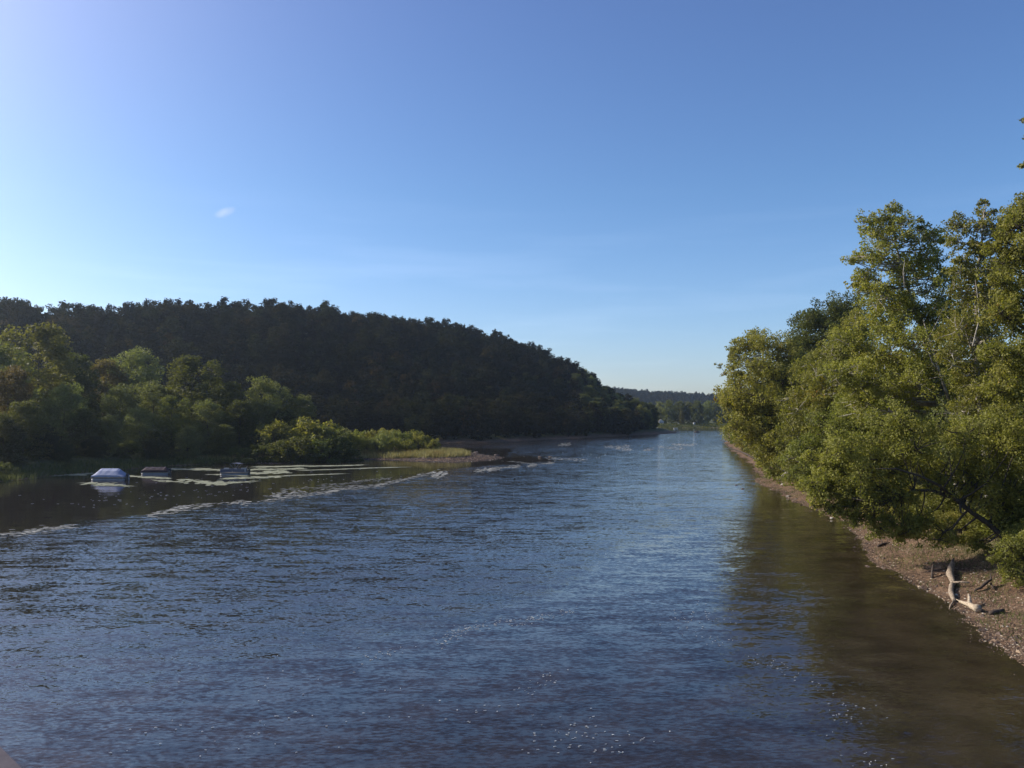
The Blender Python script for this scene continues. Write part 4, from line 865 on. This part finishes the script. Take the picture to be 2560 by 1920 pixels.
# ------------------------------------------------------------------ bridge rail at the photographer's hand, bottom left corner
M['rail_paint']=noise_mat('weathered_rail_paint',[(.3,(.035,.026,.030)),(.7,(.06,.045,.05))],6,rough=.6,bump=.004)
zr=H_CAM-.42; a=onz(0,1866,zr); b=onz(54,1920,zr)
dr_=(a-b); dr_[2]=0; dr_/=np.linalg.norm(dr_); nn=np.array([-dr_[1],dr_[0],0]); 
if np.dot(nn,-a)<0: nn=-nn
nn = nn if np.dot(nn,np.array([-1.0,-1.0,0]))>0 else -nn
t=thing('bridge_railing','dull purple-brown bridge rail just showing in the bottom left corner','railing',(float(b[0]),float(b[1]),zr-1.1))
cen=nn*.07; rz_=math.atan2(dr_[1],dr_[0])
mb=MB(); mb.box((cen[0]+dr_[0]*.0,cen[1],1.1-.03),(3.6,.14,.06),rz_); mb.obj('top_rail',M['rail_paint'],t)
for k_ in (.35,.7): MB().box((cen[0],cen[1],k_),(3.6,.04,.06),rz_).obj('lower_rail',M['rail_paint'],t)
for k_ in (-1.6,0,1.6): MB().box((cen[0]+dr_[0]*k_,cen[1]+dr_[1]*k_,.52),(.07,.07,1.04),rz_).obj('post',M['rail_paint'],t)

# ------------------------------------------------------------------ cloud wisp
def cloud(label,px,py,D,wid,hgt,dens,tilt):
    c=at(px,py,D); mb=MB(); g=np.random.default_rng(5)
    pts=[(wid*.5*(u-.5)*2,0,0) for u in np.linspace(0,1,11)]; rad=[max(.02,hgt*math.sin(math.pi*u)**.6) for u in np.linspace(0,1,11)]
    mb.tube(pts,rad,16)
    m,nt,out=newmat('cloud_vapour'); L=nt.links
    tc=N(nt,'ShaderNodeTexCoord'); mp=N(nt,'ShaderNodeMapping'); mp.inputs['Scale'].default_value=(1/(wid*.5),1/hgt,1/hgt); L.new(tc.outputs['Object'],mp.inputs[0])
    ln=N(nt,'ShaderNodeVectorMath',operation='LENGTH'); L.new(mp.outputs[0],ln.inputs[0])
    nz=N(nt,'ShaderNodeTexNoise'); nz.inputs['Scale'].default_value=.035; nz.inputs['Detail'].default_value=4; L.new(tc.outputs['Object'],nz.inputs['Vector'])
    fall=math_(nt,'SUBTRACT',math_(nt,'ADD',.55,nz.outputs['Fac']),math_(nt,'MULTIPLY',ln.outputs['Value'],1.15)); fall=math_(nt,'MULTIPLY',math_(nt,'MAXIMUM',fall,0),dens)
    v=N(nt,'ShaderNodeVolumePrincipled'); v.inputs['Color'].default_value=(1,1,1,1); v.inputs['Anisotropy'].default_value=.5; L.new(fall,v.inputs['Density']); L.new(v.outputs[0],out.inputs['Volume'])
    o=mb.obj('cloud',m,loc=tuple(c)); o.rotation_euler=(0,-tilt,0); return tag(o,label,'cloud')
cloud('small wispy white cloud alone in the left sky',560,531,3800,125,26,.012,R(16))

# ------------------------------------------------------------------ haze
m,nt,out=newmat('haze_air'); v=N(nt,'ShaderNodeVolumePrincipled'); v.inputs['Color'].default_value=(.74,.88,1,1); v.inputs['Density'].default_value=.0001; v.inputs['Anisotropy'].default_value=.68
nt.links.new(v.outputs[0],out.inputs['Volume'])
hz=MB().box((0,1150,72),(2600,2700,160)).obj('haze',m); tag(hz,kind='stuff')

# ------------------------------------------------------------------ light, sky, camera
w=bpy.data.worlds.new('World'); SC.world=w; w.use_nodes=True; nt=w.node_tree
for n_ in list(nt.nodes): nt.nodes.remove(n_)
sky=nt.nodes.new('ShaderNodeTexSky'); sky.sky_type='NISHITA'; sky.sun_disc=False; sky.sun_elevation=SUN_EL; sky.sun_rotation=SUN_AZ
sky.air_density=.9; sky.dust_density=.9; sky.ozone_density=3.0; sky.altitude=50
bg=nt.nodes.new('ShaderNodeBackground'); bg.inputs['Strength'].default_value=.1
wo=nt.nodes.new('ShaderNodeOutputWorld'); hs=nt.nodes.new('ShaderNodeHueSaturation'); hs.inputs['Saturation'].default_value=1.14; tn=nt.nodes.new('ShaderNodeMixRGB'); tn.blend_type='MULTIPLY'; tn.inputs[0].default_value=1; tn.inputs[2].default_value=(.95,.985,1.05,1); nt.links.new(sky.outputs[0],tn.inputs[1]); nt.links.new(tn.outputs[0],hs.inputs['Color']); sky_out=hs.outputs[0]; nt.links.new(bg.outputs[0],wo.inputs[0])
# sun's aureole, a cooler horizon and the faintest cirrus, all by direction in the sky
tc=N(nt,'ShaderNodeTexCoord'); dt=N(nt,'ShaderNodeVectorMath',operation='DOT_PRODUCT'); nt.links.new(tc.outputs['Generated'],dt.inputs[0])
dt.inputs[1].default_value=(math.sin(SUN_AZ)*math.cos(SUN_EL),math.cos(SUN_AZ)*math.cos(SUN_EL),math.sin(SUN_EL))
gl=math_(nt,'MULTIPLY',math_(nt,'POWER',math_(nt,'MAXIMUM',dt.outputs['Value'],0),8.0),8.0)
gc=N(nt,'ShaderNodeVectorMath',operation='SCALE'); gc.inputs[0].default_value=(1.08,.98,.98); nt.links.new(gl,gc.inputs['Scale'])
sx=N(nt,'ShaderNodeSeparateXYZ'); nt.links.new(tc.outputs['Generated'],sx.inputs[0])
hr=ramp(nt,[(0,(1.14,1.08,1.12)),(.10,(1.08,1.04,1.06)),(.25,(1.03,1,1.0)),(.45,(1.15,.95,.99))]); nt.links.new(sx.outputs[2],hr.inputs[0])
hm=N(nt,'ShaderNodeMixRGB',blend_type='MULTIPLY'); hm.inputs[0].default_value=1; nt.links.new(sky_out,hm.inputs[1]); nt.links.new(hr.outputs[0],hm.inputs[2])
cm=N(nt,'ShaderNodeMapping'); cm.inputs['Scale'].default_value=(1.5,1.5,16); nt.links.new(tc.outputs['Generated'],cm.inputs[0])
cn=N(nt,'ShaderNodeTexNoise'); cn.inputs['Scale'].default_value=2.2; cn.inputs['Detail'].default_value=5; cn.inputs['Roughness'].default_value=.55; nt.links.new(cm.outputs[0],cn.inputs['Vector'])
cr=ramp(nt,[(.50,0),(.72,1)]); nt.links.new(cn.outputs['Fac'],cr.inputs[0]); ch=ramp(nt,[(0,1),(.16,.8),(.26,0)]); nt.links.new(sx.outputs[2],ch.inputs[0])
cf=math_(nt,'MULTIPLY',math_(nt,'MULTIPLY',cr.outputs[0],ch.outputs[0]),.45)
cc=N(nt,'ShaderNodeVectorMath',operation='SCALE'); cc.inputs[0].default_value=(1.0,.97,.95); nt.links.new(cf,cc.inputs['Scale'])
a1=N(nt,'ShaderNodeVectorMath',operation='ADD'); nt.links.new(hm.outputs[0],a1.inputs[0]); nt.links.new(gc.outputs[0],a1.inputs[1])
a2=N(nt,'ShaderNodeVectorMath',operation='ADD'); nt.links.new(a1.outputs[0],a2.inputs[0]); nt.links.new(cc.outputs[0],a2.inputs[1]); nt.links.new(a2.outputs[0],bg.inputs[0])
sl=bpy.data.lights.new('sun','SUN'); sl.energy=4.2; sl.angle=R(.5); sl.color=(1,.93,.82)
so=bpy.data.objects.new('sun',sl); COL.objects.link(so)
sd_=Vector((math.sin(SUN_AZ)*math.cos(SUN_EL),math.cos(SUN_AZ)*math.cos(SUN_EL),math.sin(SUN_EL)))
so.rotation_euler=(-sd_).to_track_quat('-Z','Y').to_euler(); so.location=(0,0,80)
cam=bpy.data.cameras.new('camera'); co=bpy.data.objects.new('camera',cam); COL.objects.link(co); SC.camera=co
co.location=(0,0,H_CAM); co.rotation_euler=(math.pi/2+PITCH,0,0); cam.sensor_width=36; cam.lens=36*F/1024; cam.clip_start=.05; cam.clip_end=20000
cam.dof.use_dof=True; cam.dof.focus_distance=90; cam.dof.aperture_fstop=14
SC.view_settings.view_transform='Standard'; SC.view_settings.look='None'; SC.view_settings.gamma=1; SC.view_settings.exposure=0.65
SC.render.engine='CYCLES'; SC.cycles.max_bounces=6; SC.cycles.transparent_max_bounces=8; SC.cycles.volume_bounces=0
